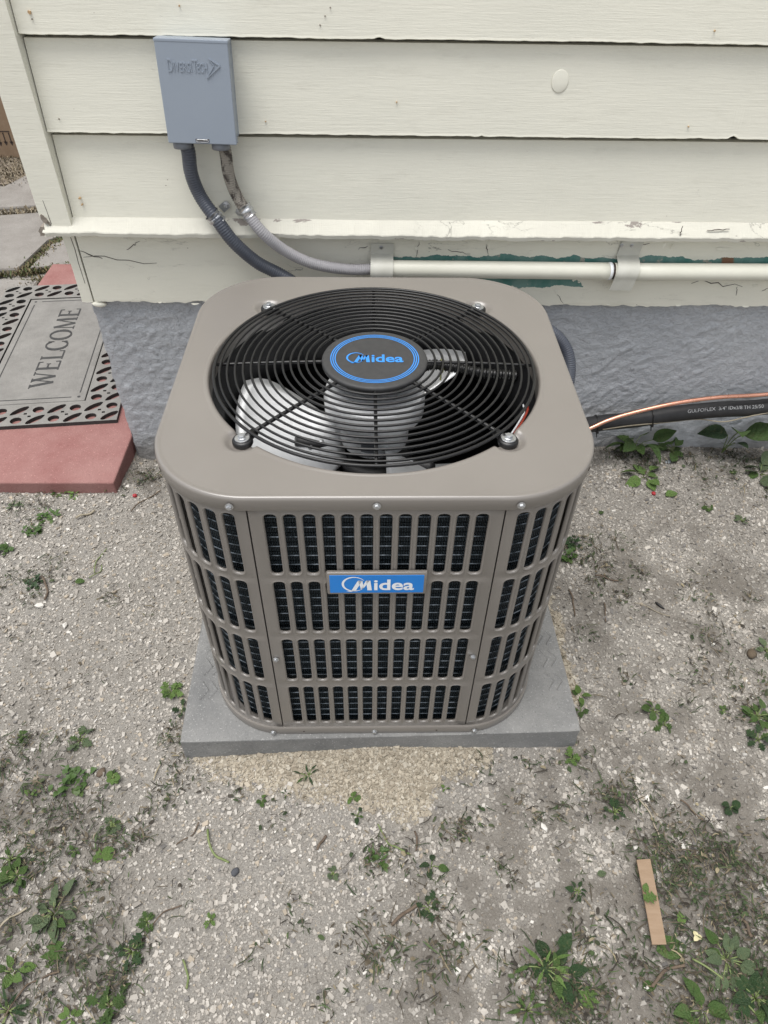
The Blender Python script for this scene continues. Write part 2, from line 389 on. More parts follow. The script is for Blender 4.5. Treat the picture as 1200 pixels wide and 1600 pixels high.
def tanmask(x, y):
    yb = np.interp(x, TAN[:, 0], TAN[:, 1], left=0, right=0); ins = (x > TAN[0, 0]) & (x < TAN[-1, 0])
    e = (y - yb) + .012 * fbm(x * 30, y * 30, 3, 5)
    a = np.where(ins, np.clip(e / .055 + .5, 0, 1), 0) * (y < -.80)
    xe = .372 + .02 * (y + .85) - .022 * (y + .85)
    b = np.clip((.030 - (x - xe) + .016 * fbm(x * 40, y * 40, 3, 6)) / .012, 0, 1) * (x > .3) * np.clip((y + .79) / .07, 0, 1) * np.clip((-.44 - y) / .06, 0, 1)
    return np.maximum(a, b)
def gz(x, y):
    x = np.asarray(x, float); y = np.asarray(y, float)
    z = .005 * fbm(x * 3.1, y * 3.1, 3, 21) + .0018 * fbm(x * 22, y * 22, 3, 31)
    z = z + .016 * np.exp(-((x - .04) / .19) ** 2 - ((y + .845) / .05) ** 2)
    z = z - .035 * np.exp(-((x + .57) / .06) ** 2 - ((y + .0) / .09) ** 2)
    z = z + .012 * np.exp(-((x - .8) / .5) ** 2 - ((y - .02) / .12) ** 2)
    return z
gx = np.r_[-60, -20, -8, -4, -2.4, -1.8, np.arange(-1.35, 1.4, .009), 1.6, 2, 3, 6, 20, 60]
gy = np.r_[-60, -20, -8, -4, -2.4, -1.8, np.arange(-1.55, .06, .009), .2, .5, .9, 1.4, 2, 3, 4, 8, 20, 60]
def _g(X, Y):
    near = (X > -1.6) & (X < 1.7) & (Y > -1.9) & (Y < .3)
    return np.stack([X, Y, np.where(near, gz(X, Y), -.004)], 1)
P, Q = grid(gx, gy, _g)
gcol = np.stack([soilmask(P[:, 0], P[:, 1]), tanmask(P[:, 0], P[:, 1]), np.zeros(len(P))], 1)
kind(obj('dirt_strip', ([(-4, 1.72, .003), (-.62, 1.95, .003), (-.62, 4, .003), (-4, 4, .003)], [(0, 1, 2, 3)]), simple('leafy_soil', (.13, .105, .08), (.26, .22, .17), sc=30, rough=.95, bs=120, bst=.8, bd=.01)), 'structure')
kind(add('ground', npmesh('ground', P, Q, M_ground, True, gcol)), 'structure')

# ------------------------------------------------------------------ crushed stone spread over the ground
def stones(n, xr, yr, med, sig, tan=False, keep=None, smax=.0125):
    x = rng.uniform(*xr, n); y = rng.uniform(*yr, n)
    tm = tanmask(x, y); sm = soilmask(x, y)
    dust = .5 + .5 * fbm(x * 5, y * 5, 4, 44)
    pr = rng.random(n)
    k = (tm > rng.uniform(.15, .75, n)) if tan else ((tm < rng.uniform(.3, .95, n)) & (pr > .62 * sm) & (pr > .66 * np.clip(dust, 0, 1) - .15))
    if keep is not None: k &= keep(x, y)
    ok = ~((np.abs(x - .018) < .335) & (y > -.84) & (y < -.17)) & (y < .0) & ~((x < -.615) & (y > -.135))
    # the field of view widens away from the viewer; sparser outside it
    hw = .60 + .42 * (y + 1.25)
    ok &= (np.abs(x - .03) < hw + .08) | (pr > .75)
    k &= ok; x, y, tm, sm = x[k], y[k], tm[k], sm[k]; n = len(x)
    s = np.clip(med * np.exp(sig * rng.standard_normal(n)), .0012, smax)
    cube = np.array([(a, b, c) for c in (-1, 1) for (a, b) in ((-1, -1), (1, -1), (1, 1), (-1, 1))], float)
    v = cube[None] * (1 + rng.uniform(-.42, .25, (n, 8, 3)))
    sc3 = np.stack([s * rng.uniform(.7, 1.25, n), s * rng.uniform(.55, .95, n), s * rng.uniform(.3, .6, n)], 1) * .5
    v = v * sc3[:, None]
    a = rng.uniform(0, 2 * PI, n); tx = rng.normal(0, .35, n); ty = rng.normal(0, .35, n)
    ca, sa = np.cos(a), np.sin(a)
    z0 = v[..., 2] + v[..., 0] * np.sin(tx)[:, None] + v[..., 1] * np.sin(ty)[:, None]
    vx = v[..., 0] * ca[:, None] - v[..., 1] * sa[:, None]; vy = v[..., 0] * sa[:, None] + v[..., 1] * ca[:, None]
    V = np.stack([vx + x[:, None], vy + y[:, None], z0 + (gz(x, y) + sc3[:, 2] * rng.uniform(-.15, .95, n))[:, None]], -1).reshape(-1, 3)
    f = np.array([(3, 2, 1, 0), (4, 5, 6, 7), (0, 1, 5, 4), (1, 2, 6, 5), (2, 3, 7, 6), (3, 0, 4, 7)])
    F = (np.arange(n)[:, None, None] * 8 + f[None]).reshape(-1, 4)
    if tan:
        pal = np.array([(.41, .365, .29), (.345, .30, .235), (.47, .43, .355), (.27, .235, .18)]); pw = [.4, .3, .2, .1]
    else:
        pal = np.array([(.545, .515, .47), (.45, .42, .38), (.34, .32, .29), (.64, .61, .56), (.78, .755, .71), (.48, .42, .34), (.25, .24, .23)]); pw = [.29, .26, .17, .14, .02, .07, .05]
    c = pal[rng.choice(len(pal), n, p=pw)] * rng.uniform(.82, 1.12, (n, 1))
    if not tan: c = .62 * c + .38 * c * np.array((.78, .75, .71)); c *= (.90 - .38 * sm)[:, None]
    return V, F, np.repeat(np.clip(c, 0, 1), 8, 0)
def gravel_obj(name, parts, label, cat):
    V, F, C = [], [], []; n = 0
    for v, f, c in parts: V.append(v); F.append(f + n); C.append(c); n += len(v)
    o = add(name, npmesh(name, np.vstack(V), np.vstack(F), M_gravel, False, np.vstack(C)))
    kind(tag(o, label, cat), 'stuff'); return o
gravel_obj('gravel', [stones(200000, (-1.1, 1.2), (-1.38, 0), .0027, .42, smax=.009), stones(30000, (-1.1, 1.2), (-1.38, 0), .0048, .34, smax=.0105)],
           'pale crushed limestone gravel spread over the dirt', 'gravel')
gravel_obj('sand_spill', [stones(240000, (-.40, .42), (-1.02, -.4), .0026, .45, True, smax=.009)],
           'tan crushed stone spilled along the edge of the concrete pad', 'crushed stone')

# ================================================================== the house wall
house = tag(empty('house'), 'cream painted clapboard house wall above a blue grey stucco foundation', 'house')
XR = 2.6
xs = np.r_[np.arange(-.608, 1.35, .0042), np.arange(1.36, XR, .03)]
zs = np.arange(-.10, .446, .0042)
def _st(X, Z):
    dx = X * .82 + Z * .57; dz = -X * .57 + Z * .82                       # trowel strokes run diagonally
    pl = lambda t, g: np.clip(t * g, 0, 1)
    r = fbm(dx * 30, dz * 75, 5, 51); r2 = fbm(X * 62, Z * 62, 4, 61); r3 = fbm(dx * 55, dz * 140, 4, 81)
    rough = np.clip(.42 + (-.15 - X) * 1.8, .25, 1.0)                          # rougher towards the corner
    patch = np.clip(.5 + 1.2 * fbm(X * 5, Z * 5, 3, 85), 0, 1)
    h = (.0017 * pl(r - .12, 3.5) + .0011 * pl(r3 - .1, 3.0)) * (.35 + .8 * patch) * (1.25 - .7 * rough) + .0016 * pl(r2 - .05, 4.0) * rough + .0010 * fbm(X * 110, Z * 110, 2, 71)
    h = h * np.clip((X + .612) / .02, 0, 1)
    return np.stack([X + .003 * fbm(Z * 40, Z * 0, 3, 5) * (X < -.606), -.004 - h + .003, Z], 1)
P, Q = grid(xs, zs, _st)
P2 = np.array([(-.608, 0, -.1), (-.608, 4, -.1), (-.608, 4, .446), (-.608, 0, .446)]); 
me = npmesh('foundation', np.vstack([P, P2]), np.vstack([Q, [[len(P), len(P) + 3, len(P) + 2, len(P) + 1]]]), M_stucco, True)
add('foundation', me, house)
obj('wall_core', join(box(-.602, XR, .012, .09, .43, 2.7), box(-.602, -.53, .09, 4.0, .43, 2.7)), M_dark, house)
def board(zb, zt, x0, fine=True, seed=0, yb=-.030, yt=-.0150):
    x = np.r_[np.arange(x0, 1.3, .005), np.arange(1.32, XR, .05)] if fine else np.linspace(x0, XR, 12)
    n = len(x); e = .0006 * fbm(x * 60, x * 0 + seed, 3, seed) + .0005 * fbm(x * 5, x * 0 + seed, 3, seed + 4) if fine else x * 0
    chip = np.clip(fbm(x * 25, x * 0 + 3.3 * seed, 3, seed + 9) - .9, 0, 1) * .008 if fine else x * 0
    w = .0012 * fbm(x * 3, x * 0 + seed, 2, seed + 2)
    sec = [(.010, zt), (yt, zt), (yt + (yb - yt) * .55, zt + (zb - zt) * .55), (yb + .0012, zb + .0045), (yb + .0004, zb + .0012), (yb + .0022, zb), (.010, zb)]
    V = []
    for i in range(n):
        for j, (yy, zz) in enumerate(sec): V.append((x[i], yy + w[i] * (0 < j < 6), zz + (e[i] + chip[i] if j >= 3 else 0)))
    m = len(sec); F = [(i * m + j, i * m + j + 1, (i + 1) * m + j + 1, (i + 1) * m + j) for i in range(n - 1) for j in range(m - 1)]
    F += [tuple(range(m))[::-1], tuple((n - 1) * m + j for j in range(m))]
    return V, F
zb = [.6126, .7688, .9187] + [.9187 + .153 * k for k in range(1, 11)]
for i, z in enumerate(zb):
    top = (zb[i + 1] if i + 1 < len(zb) else z + .153) - (.0088 if i == 0 else .0068)          # an open joint shows under each lap
    o = obj('siding_board', board(z - (.012 if i == 0 else 0), top, -.5846, i < 4, 3 + 7 * i), M_side, house)
for i in range(13):
    z = zb[i]; top = (zb[i + 1] if i + 1 < 13 else z + .153) + .014
    v = [(-.602, .03, z), (-.63, .03, z), (-.612, .03, top), (-.602, .03, top)]
    v += [(a, 4.0, c) for a, b, c in v]
    obj('siding_board', (v, [(0, 1, 2, 3), (7, 6, 5, 4), (0, 4, 5, 1), (1, 5, 6, 2), (2, 6, 7, 3), (3, 7, 4, 0)]), M_side, house)
# corner board with a rotted foot
jag = [(-.6437, .632), (-.6425, .617), (-.640, .613), (-.6375, .6165), (-.635, .611), (-.6325, .614), (-.630, .606), (-.627, .609), (-.624, .600), (-.616, .6005), (-.604, .5975), (-.593, .5965), (-.5866, .6005)]
pol = jag + [(-.5866, 2.7), (-.6437, 2.7)]
V, F = prism(pol, -.042, .028)
cb = obj('corner_board', (V, F), M_corner, house)
for (x, z, s) in ((-.6385, .6185, .0065), (-.634, .6135, .005), (-.629, .6075, .0035)):   # rotten fibres showing at the foot
    b = [(x + s * math.cos(t) * random.uniform(.5, 1), z + 1.5 * s * math.sin(t) * random.uniform(.6, 1)) for t in np.linspace(0, 2 * PI, 9)[:-1]]
    obj('rotten_wood', prism(b, -.0445 + random.uniform(0, .002), -.03), M_gold, cb)
obj('split', prism([(-.6255, .606), (-.6262, .63), (-.6275, .652), (-.6268, .652), (-.6254, .63), (-.6243, .606)], -.0424, -.0415), M_ink, cb)
# ledge (drip cap): long strip with a weathered lip
x = np.r_[np.arange(-.640, 1.3, .004), np.arange(1.32, XR, .05)]; n = len(x)
e = .0012 * fbm(x * 70, x * 0, 3, 91) + .0012 * fbm(x * 9, x * 0, 2, 95); gone = np.clip(fbm(x * 16, x * 0 + 5, 3, 97) - .75, 0, 1) * .009
V = []
sec = [(.004, .616), (-.0275, .6145), (-.051, .5935), (-.0522, .5915), (-.0512, .5845), (-.049, .5835), (.004, .580)]
for i in range(n):
    for j, (yy, zz) in enumerate(sec):
        V.append((x[i] + (.004 * math.sin(j * 2.3) if i == 0 else 0), yy + (gone[i] if j in (3, 4) else 0), zz + (e[i] if j in (2, 3) else 0) + (e[i] * 1.2 if j in (4, 5) else 0)))
m = len(sec); F = [(i * m + j, i * m + j + 1, (i + 1) * m + j + 1, (i + 1) * m + j) for i in range(n - 1) for j in range(m - 1)]
F += [tuple(range(m))[::-1], tuple((n - 1) * m + j for j in range(m))]
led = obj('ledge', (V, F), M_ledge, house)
obj('bare_end', prism([(-.652, .5845), (-.6505, .589), (-.653, .594), (-.649, .5985), (-.646, .603), (-.6405, .602), (-.6385, .594), (-.6395, .585)], -.047, -.01), M_gold, led)
# skirt board with a ragged lower edge
x = np.r_[np.arange(-.5955, 1.3, .004), np.arange(1.32, XR, .05)]; n = len(x); V = []
e = .0022 * fbm(x * 55, x * 0, 3, 103) + .0016 * fbm(x * 8, x * 0, 2, 107)
sec = [(.003, .5815), (-.016, .5815), (-.0165, .50), (-.0168, .432), (-.0162, .4262), (-.012, .4255), (.003, .4262)]
for i in range(n):
    for j, (yy, zz) in enumerate(sec): V.append((x[i], yy + .0006 * (vn(x[i] * 4, 1., 3) if j in (1, 2, 3) else 0), zz + (e[i] if j in (4, 5, 6) else 0)))
F = [(i * m + j, i * m + j + 1, (i + 1) * m + j + 1, (i + 1) * m + j) for i in range(n - 1) for j in range(m - 1)] + [tuple(range(m))[::-1], tuple((n - 1) * m + j for j in range(m))]
skirt = obj('skirt_board', (V, F), M_skirt, house)
obj('corner_strip', prism([(-.6225, .5825), (-.6215, .50), (-.622, .4275), (-.612, .4262), (-.5985, .4268), (-.5985, .5825)], -.0175, .03), M_corner, house)
obj('split', prism([(-.606, .57), (-.6045, .545), (-.6055, .515), (-.6045, .47), (-.6038, .47), (-.6045, .515), (-.6033, .545), (-.605, .57)], -.018, -.017), M_ink, house)
lump = obj('putty_lump', lathe([(.004, -.004), (.0145, -.003), (.016, .0), (.011, .0035), (.003, .0045)], 10), M_flake, house, True, loc=(-.588, -.013, .421), rot=(.4, .2, .3), scale=(1, .5, 1))
# round plug, rust stains, nail heads
V, F = lathe([(.0165, 0), (.0165, .0008), (.015, .0014), (.002, .0016)], 28)
pos = (0.3408, -0.0204, 0.8582)
obj('round_plug', (V, F), M_side, house, True, loc=pos, rot=(R(84), 0, 0), scale=(.92, 1.1, 1))
for (q, s) in (((-0.5572, -0.0295, 0.9497), .003), ((-0.5562, -0.0295, 0.9401), .0012), ((-0.5611, -0.0290, 0.6513), .002), ((0.5877, -0.0300, 0.9379), .0016), ((-0.1860, -0.0295, 0.7904), .0014), ((-0.3105, -0.0270, 0.9610), .0016), ((-0.5577, -0.0296, 0.7908), .0012), ((-0.5594, -0.0296, 0.6394), .0016), ((0.0517, -0.0270, 0.8234), .0014), ((-0.0802, -0.0285, 0.9377), .0012), ((-0.0712, -0.0275, 0.9501), .0012), ((-0.0622, -0.0270, 0.9615), .0012), ((0.5904, -0.0295, 0.7898), .0014)):
    b = [(q[0] + s * math.cos(t) * random.uniform(.6, 1.2), q[2] + s * math.sin(t) * random.uniform(.6, 1.2)) for t in np.linspace(0, 2 * PI, 9)[:-1]]
    obj('rust_spot' if s > .0013 else 'nail_head', prism(b, q[1] - .0012, q[1] + .006), M_rust if s > .0013 else M_gold, house)
# lifting flakes of paint along the ledge and the skirt board
def flake(q, w, h, lift, rz, y):
    a = random.uniform(-.3, .3)
    pts = [(-w / 2, 0), (-w * .3, h * random.uniform(.1, .3)), (0, h * .15), (w * .35, h * random.uniform(.1, .3)), (w / 2, -.05 * h), (w * .25, -h * random.uniform(.6, .9)), (-.1 * w, -h), (-.4 * w, -h * random.uniform(.4, .7))]
    V = []
    for d in (0, .0007):
        for (px, pz) in pts:
            l = lift * max(0, -pz / h) ** 1.3
            X = px * math.cos(rz) - pz * math.sin(rz); Z = px * math.sin(rz) + pz * math.cos(rz); V.append((q[0] + X, y - .0006 - l + d, q[2] + Z))
    k = len(pts); F = [tuple(range(k)), tuple(range(2 * k - 1, k - 1, -1))] + [(i, i + k, (i + 1) % k + k, (i + 1) % k) for i in range(k)]
    obj('paint_flake', (V, F), M_flake, house)
for (q, w, h, l, rz) in (((0.6079, -0.0400, 0.5764), .006, .022, .01, -.4), ((0.4073, -0.0165, 0.4629), .012, .016, .010, .5), ((0.7427, -0.0165, 0.5564), .05, .012, .005, -.05), ((0.6338, -0.0200, 0.5639), .005, .018, .01, -.6), ((0.4553, -0.0165, 0.4809), .012, .005, .006, 0), ((0.2493, -0.0165, 0.5238), .010, .006, .004, .2), ((0.1756, -0.0165, 0.4284), .04, .005, .005, .0), ((0.6878, -0.0165, 0.4284), .025, .006, .006, .05), ((0.8394, -0.0165, 0.4262), .03, .005, .006, 0), ((0.5303, -0.0165, 0.4290), .02, .004, .004, 0), ((-0.3783, -0.0165, 0.4250), .030, .006, .005, .02), ((-0.4543, -0.0165, 0.4276), .016, .004, .004, 0), ((-0.0285, -0.0165, 0.4302), .02, .004, .004, 0), ((0.8416, -0.0165, 0.4761), .022, .006, .006, .1), ((0.7774, -0.0165, 0.4786), .020, .005, .006, -.1), ((0.0992, -0.0165, 0.5543), .012, .014, .005, .3), ((0.3403, -0.0165, 0.5480), .02, .01, .004, .2)):
    flake(q, w * .6, h * .5, l * .3, rz, q[1])
# cracks in the old paint: fine dark slits on the skirt board and ledge
def crack(pts, y, w=.0007):
    p = np.array(pts, float); L = []; Rr = []
    for i in range(len(p)):
        d = p[min(i + 1, len(p) - 1)] - p[max(i - 1, 0)]; d /= np.linalg.norm(d); nn = np.array((-d[1], d[0])); ww = w * (1 - .75 * abs(2 * i / (len(p) - 1) - 1)) * random.uniform(.7, 1.3)
        L.append(tuple(p[i] + nn * ww)); Rr.append(tuple(p[i] - nn * ww))
    obj('crack', prism(L + Rr[::-1], y - .0004, y + .002), M_ink, house)
for i, (a, b, y) in enumerate((((0.1053, -0.0165, 0.5665), (0.1002, -0.0165, 0.5324), -.0166), ((0.2450, -0.0165, 0.5608), (0.2516, -0.0165, 0.5391), -.0166), ((0.1661, -0.0165, 0.5494), (0.2138, -0.0165, 0.5402), -.0166), ((0.4123, -0.0165, 0.4510), (0.4305, -0.0165, 0.4299), -.0168), ((-0.5922, -0.0165, 0.5274), (-0.4427, -0.0165, 0.5161), -.0166), ((-0.5949, -0.0165, 0.5410), (-0.5533, -0.0165, 0.5250), -.0166), ((-0.4984, -0.0165, 0.5445), (-0.4682, -0.0165, 0.5621), -.0166), ((0.6284, -0.0450, 0.6152), (0.6282, -0.0500, 0.5940), -.0495), ((0.6827, -0.0440, 0.6049), (0.7273, -0.0440, 0.6078), -.0445), ((0.7004, -0.0165, 0.4781), (0.8152, -0.0165, 0.4715), -.0166), ((0.8088, -0.0165, 0.4505), (0.8039, -0.0165, 0.4714), -.0166), ((0.8616, -0.0165, 0.4613), (0.8727, -0.0165, 0.4689), -.0166), ((0.5395, -0.0165, 0.5590), (0.5846, -0.0165, 0.5661), -.0166), ((-0.0202, -0.0165, 0.5480), (-0.0003, -0.0165, 0.5563), -.0166))):
    t = np.linspace(0, 1, 7)[:, None]; p = (1 - t) * np.array((a[0], a[2])) + t * np.array((b[0], b[2])); L = np.linalg.norm(p[-1] - p[0])
    p[1:-1] += rng.normal(0, .045 * L, (5, 2)); crack(p, y, random.uniform(.0005, .0010))

# ================================================================== left side: step, paving, carton
z = .032
step = obj('step', box(-1.14, -.616, -.165, 1.02, -.03, z, .004, 2), M_red); tag(step, 'red painted concrete step beside the house corner under the doormat', 'step')
def slab(pts, z1, label, m=M_slab):
    n = len(pts); c = np.mean(pts, 0); V = [(x, y, -.02) for x, y in pts] + [(x, y, z1 - .006) for x, y in pts] + [(c[0] + (x - c[0]) * .985, c[1] + (y - c[1]) * .985, z1) for x, y in pts]
    F = [tuple(range(2 * n, 3 * n))] + [(i + r, (i + 1) % n + r, (i + 1) % n + n + r, i + n + r) for r in (0, n) for i in range(n)]
    return tag(obj('paving_slab', (V, F), m), label, 'paving slab', 'paving slabs behind the house corner')
slab([(-1.899, 1.427), (-1.149, 1.589), (-1.054, 1.242), (-1.205, 1.316), (-1.244, 1.268), (-1.272, 1.025), (-1.744, 0.957)], .012, 'grey paving slab crossed by the corner board, nearest its rotted foot')
slab([(-1.890, 1.519), (-1.198, 1.665), (-1.433, 2.175), (-1.546, 2.057), (-1.630, 1.804), (-1.867, 1.643)], .010, 'grey paving slab farthest back, bordering the dirt strip by the carton')
slab([(-1.181, 1.281), (-1.218, 1.233), (-1.232, 1.030), (-0.988, 1.087), (-1.038, 1.319)], .011, 'small triangular grey slab between the grass joint and skirt board')
slab([(-1.9, .10), (-1.165, .05), (-1.165, .93), (-1.9, .98)], .014, 'roughened pale paver along the left side of the doormat')

# doormat: rubber lattice border round a lettered panel
mo = (-.667, .073); mr = R(6.0); ML, MW, MH = .80, .475, .011
mat_ = tag(empty('doormat', (mo[0], mo[1], z), mr), 'grey rubber doormat reading WELCOME with a pierced black edged border', 'doormat')
# local: x from -MW..0 (to the left), y from 0..ML (away)
def pierced(outer, holes, z0, z1, mt, name, parent, mside):
    vs = []; es = []; fcs = []
    for lp in [outer] + holes:
        n = len(vs); vs += [Vector(p) for p in lp]; es += [(n + i, n + (i + 1) % len(lp)) for i in range(len(lp))]
    v, e, f, *_ = delaunay_2d_cdt(vs, es, [], 0, 1e-7)
    def inside(p, lp):
        c = False; j = len(lp) - 1
        for i in range(len(lp)):
            if (lp[i][1] > p[1]) != (lp[j][1] > p[1]) and p[0] < (lp[j][0] - lp[i][0]) * (p[1] - lp[i][1]) / (lp[j][1] - lp[i][1]) + lp[i][0]: c = not c
            j = i
        return c
    bb = [(min(q[0] for q in h), max(q[0] for q in h), min(q[1] for q in h), max(q[1] for q in h)) for h in holes]
    F = []
    for t in f:
        c = sum((v[i] for i in t), Vector((0, 0))) / len(t)
        if not inside(c, outer): continue
        if any(b[0] < c[0] < b[1] and b[2] < c[1] < b[3] and inside(c, h) for b, h in zip(bb, holes)): continue
        F.append(tuple(t))
    top = obj(name, ([(p[0], p[1], z1) for p in v], F), mt, parent)
    V = []; S = []
    for lp in [outer] + holes:
        n = len(V); k = len(lp); V += [(p[0], p[1], z1) for p in lp] + [(p[0], p[1], z0) for p in lp]
        S += [(n + i, n + (i + 1) % k, n + k + (i + 1) % k, n + k + i) for i in range(k)]
    sd = obj('edge_wall', (V, S), mside, top)
    return top
def ell(cx, cy, a, b, rot, n=14): return [(cx + a * math.cos(t) * math.cos(rot) - b * math.sin(t) * math.sin(rot), cy + a * math.cos(t) * math.sin(rot) + b * math.sin(t) * math.cos(rot)) for t in (2 * PI * k / n for k in range(n))]
BW = .096; pit = .0505; holes = []
def lattice(x, y, i, j):
    if (i + j) % 2 == 0: holes.append(ell(x, y, .0150, .0140, 0, 14))
    else: holes.append(ell(x, y, .0265, .0105, R(40), 14))
nx_ = 10; ny_ = 18; px_ = (MW - .044) / (nx_ - 1); py_ = (ML - .044) / (ny_ - 1)
for i in range(nx_):
    for j in range(ny_):
        if 2 <= i <= nx_ - 3 and 2 <= j <= ny_ - 3: continue
        cx, cy = -MW + .022 + i * px_, .022 + j * py_; lattice(cx, cy, i, j)
        if i + 1 < nx_ and j + 1 < ny_ and not (1 <= i <= nx_ - 3 and 1 <= j <= ny_ - 3):
            for sx in (-1, 1):
                for sy in (-1, 1):
                    if (i + j) % 2 and sx * sy < 0 or not (i + j) % 2 and sx * sy > 0: continue
                    hx, hy = cx + px_ / 2 + sx * .0062, cy + py_ / 2 + sy * .0062; holes.append([(hx - .0042, hy - .0034), (hx + .0042, hy - .0034), (hx + .0042, hy + .0034), (hx - .0042, hy + .0034)])
inner = [(-MW + BW, BW), (-BW, BW), (-BW, ML - BW), (-MW + BW, ML - BW)]
pierced([(-MW, 0), (0, 0), (0, ML), (-MW, ML)], holes + [inner], .0, MH, M_rub, 'border', mat_, M_rubd)
g = .004
pan = obj('panel', box(-MW + BW + g, -BW - g, BW + g, ML - BW - g, 0, MH - .0005, .002, 2), M_rub, mat_)
obj('backing', box(-MW + BW - .001, -BW + .001, BW - .001, ML - BW + .001, 0, .004), M_rubd, mat_)
zt = MH + .0001
def bar2(a, b, w, zz=zt):
    a = np.array(a, float); b = np.array(b, float); d = (b - a) / np.linalg.norm(b - a); nn = np.array((-d[1], d[0])) * w / 2
    q = [a + nn, a - nn, b - nn, b + nn]; V = [(p[0], p[1], zz - .001) for p in q] + [(p[0], p[1], zz) for p in q]
    return V, [(4, 5, 6, 7), (0, 1, 5, 4), (1, 2, 6, 5), (2, 3, 7, 6), (3, 0, 4, 7)]
i0, i1, j0, j1 = -MW + BW + .022, -BW - .022, BW + .022, ML - BW - .022; c_ = .02
obj('frame_groove', join(bar2((i0, j0 + c_), (i0, j1 - c_), .003), bar2((i1, j0 + c_), (i1, j1 - c_), .003), bar2((i0 + c_, j0), (i1 - c_, j0), .003), bar2((i0 + c_, j1), (i1 - c_, j1), .003),
    *[xf(lathe([(.0045, zt - .001), (.0045, zt)], 8), Matrix.Translation((a, b, 0))) for a in (i0, i1) for b in (j0, j1)]), M_rubd, pan)
# serif capitals: strokes on a 0..1 square, read along +y with their heads to -x
def sg(x0, y0, x1, y1, w): return ('s', x0, y0, x1, y1, w)
TH, TN = .17, .07
def serif(x, y): return sg(x - .16, y, x + .16, y, .05)
LET = {'E': ([sg(.25, 0, .25, 1, TH), sg(.1, .02, .85, .02, TN), sg(.1, .98, .82, .98, TN), sg(.25, .52, .65, .52, TN), sg(.85, 0, .85, .22, .06), sg(.82, .80, .82, 1, .06), sg(.65, .42, .65, .62, .05)], .95),
       'L': ([sg(.25, 0, .25, 1, TH), serif(.25, .98), sg(.1, .02, .85, .02, TN), sg(.85, 0, .85, .25, .06)], .92),
       'W': ([sg(.12, 1, .42, 0, TH), sg(.42, 0, .66, .95, TN), sg(.60, 1, .92, 0, TH), sg(.92, 0, 1.2, 1, TN), serif(.12, .98), serif(.62, .98), serif(1.2, .98)], 1.36),
       'M': ([sg(.15, 0, .22, 1, TN), sg(.22, 1, .60, .02, TH), sg(.60, .02, .98, 1, TN), sg(1.0, 1, 1.05, 0, TH), serif(.15, .02), serif(1.05, .02)], 1.24),
       'C': (None, .98), 'O': (None, 1.06)}
def arc_pts(cx, cy, ax, ay, t0, t1, n): return [(cx + ax * math.cos(t), cy + ay * math.sin(t)) for t in np.linspace(t0, t1, n)]
lh = .062; tot = sum(LET[c][1] for c in 'WELCOME'); ls = (j1 - j0 - .11) / tot; cur = j0 + .055; xb_ = (i0 + i1) / 2 + lh / 2 + .004
for ch in 'WELCOME':
    st, wd_ = LET[ch]; seg = []
    if st: seg = [(s[1], s[2], s[3], s[4], s[5]) for s in st]
    else:
        rng_ = (R(40), R(320)) if ch == 'C' else (0, 2 * PI)
        pp = arc_pts(.5, .5, .42, .5, *rng_, 22)
        seg = [(*pp[i], *pp[i + 1], .06 + .12 * abs(math.cos(math.atan2(pp[i][1] - .5, pp[i][0] - .5)))) for i in range(21)]
        if ch == 'C': seg += [(.82, .68, .82, .95, .05), (.82, .05, .82, .32, .05)]
    parts = []
    for k_, (x0, y0, x1, y1, w) in enumerate(seg):
        parts.append(bar2((xb_ - y0 * lh, cur + x0 * ls), (xb_ - y1 * lh, cur + x1 * ls), w * .066, zt + .00005 * k_))
    obj('letter', join(*parts), M_rubd, pan); cur += wd_ * ls

# carton on the dirt strip
q = (-1.791, 2.237)
ct = tag(empty('carton', (q[0] - .5, q[1], 0)), 'brown cardboard carton with printed arrows standing behind the house corner', 'carton')
bx = obj('carton_side', box(0, .95, 0, .45, -.006, .42, .003, 1), M_card, ct)
def at3(p): return (p[0] - q[0] + .5, p[2])
a = at3((-1.7595, 2.2373, 0.1198)); b = at3((-1.7053, 2.2373, 0.1203)); pr_ = [box(a[0] - .06, b[0], -.0012, .001, a[1] - .002, a[1] + .002)]
for p0, p1 in (((-1.7374, 2.2373, 0.1144), (-1.7354, 2.2373, 0.0610)), ((-1.7103, 2.2373, 0.1147), (-1.7079, 2.2373, 0.0613)), ((-1.7646, 2.2373, 0.1142), (-1.7639, 2.2373, 0.0579))):
    p0 = at3(p0); p1 = at3(p1); x0, zt0 = p0; x1, z1 = p1; x1 = x0
    pr_.append(box(x0 - .0025, x0 + .0025, -.0012, .001, z1 + .01, zt0)); pr_.append(prism([(x0 - .009, z1 + .014), (x0, z1 - .004), (x0 + .009, z1 + .014)], -.0012, .001))
obj('printed_arrows', join(*pr_), M_ink, bx)

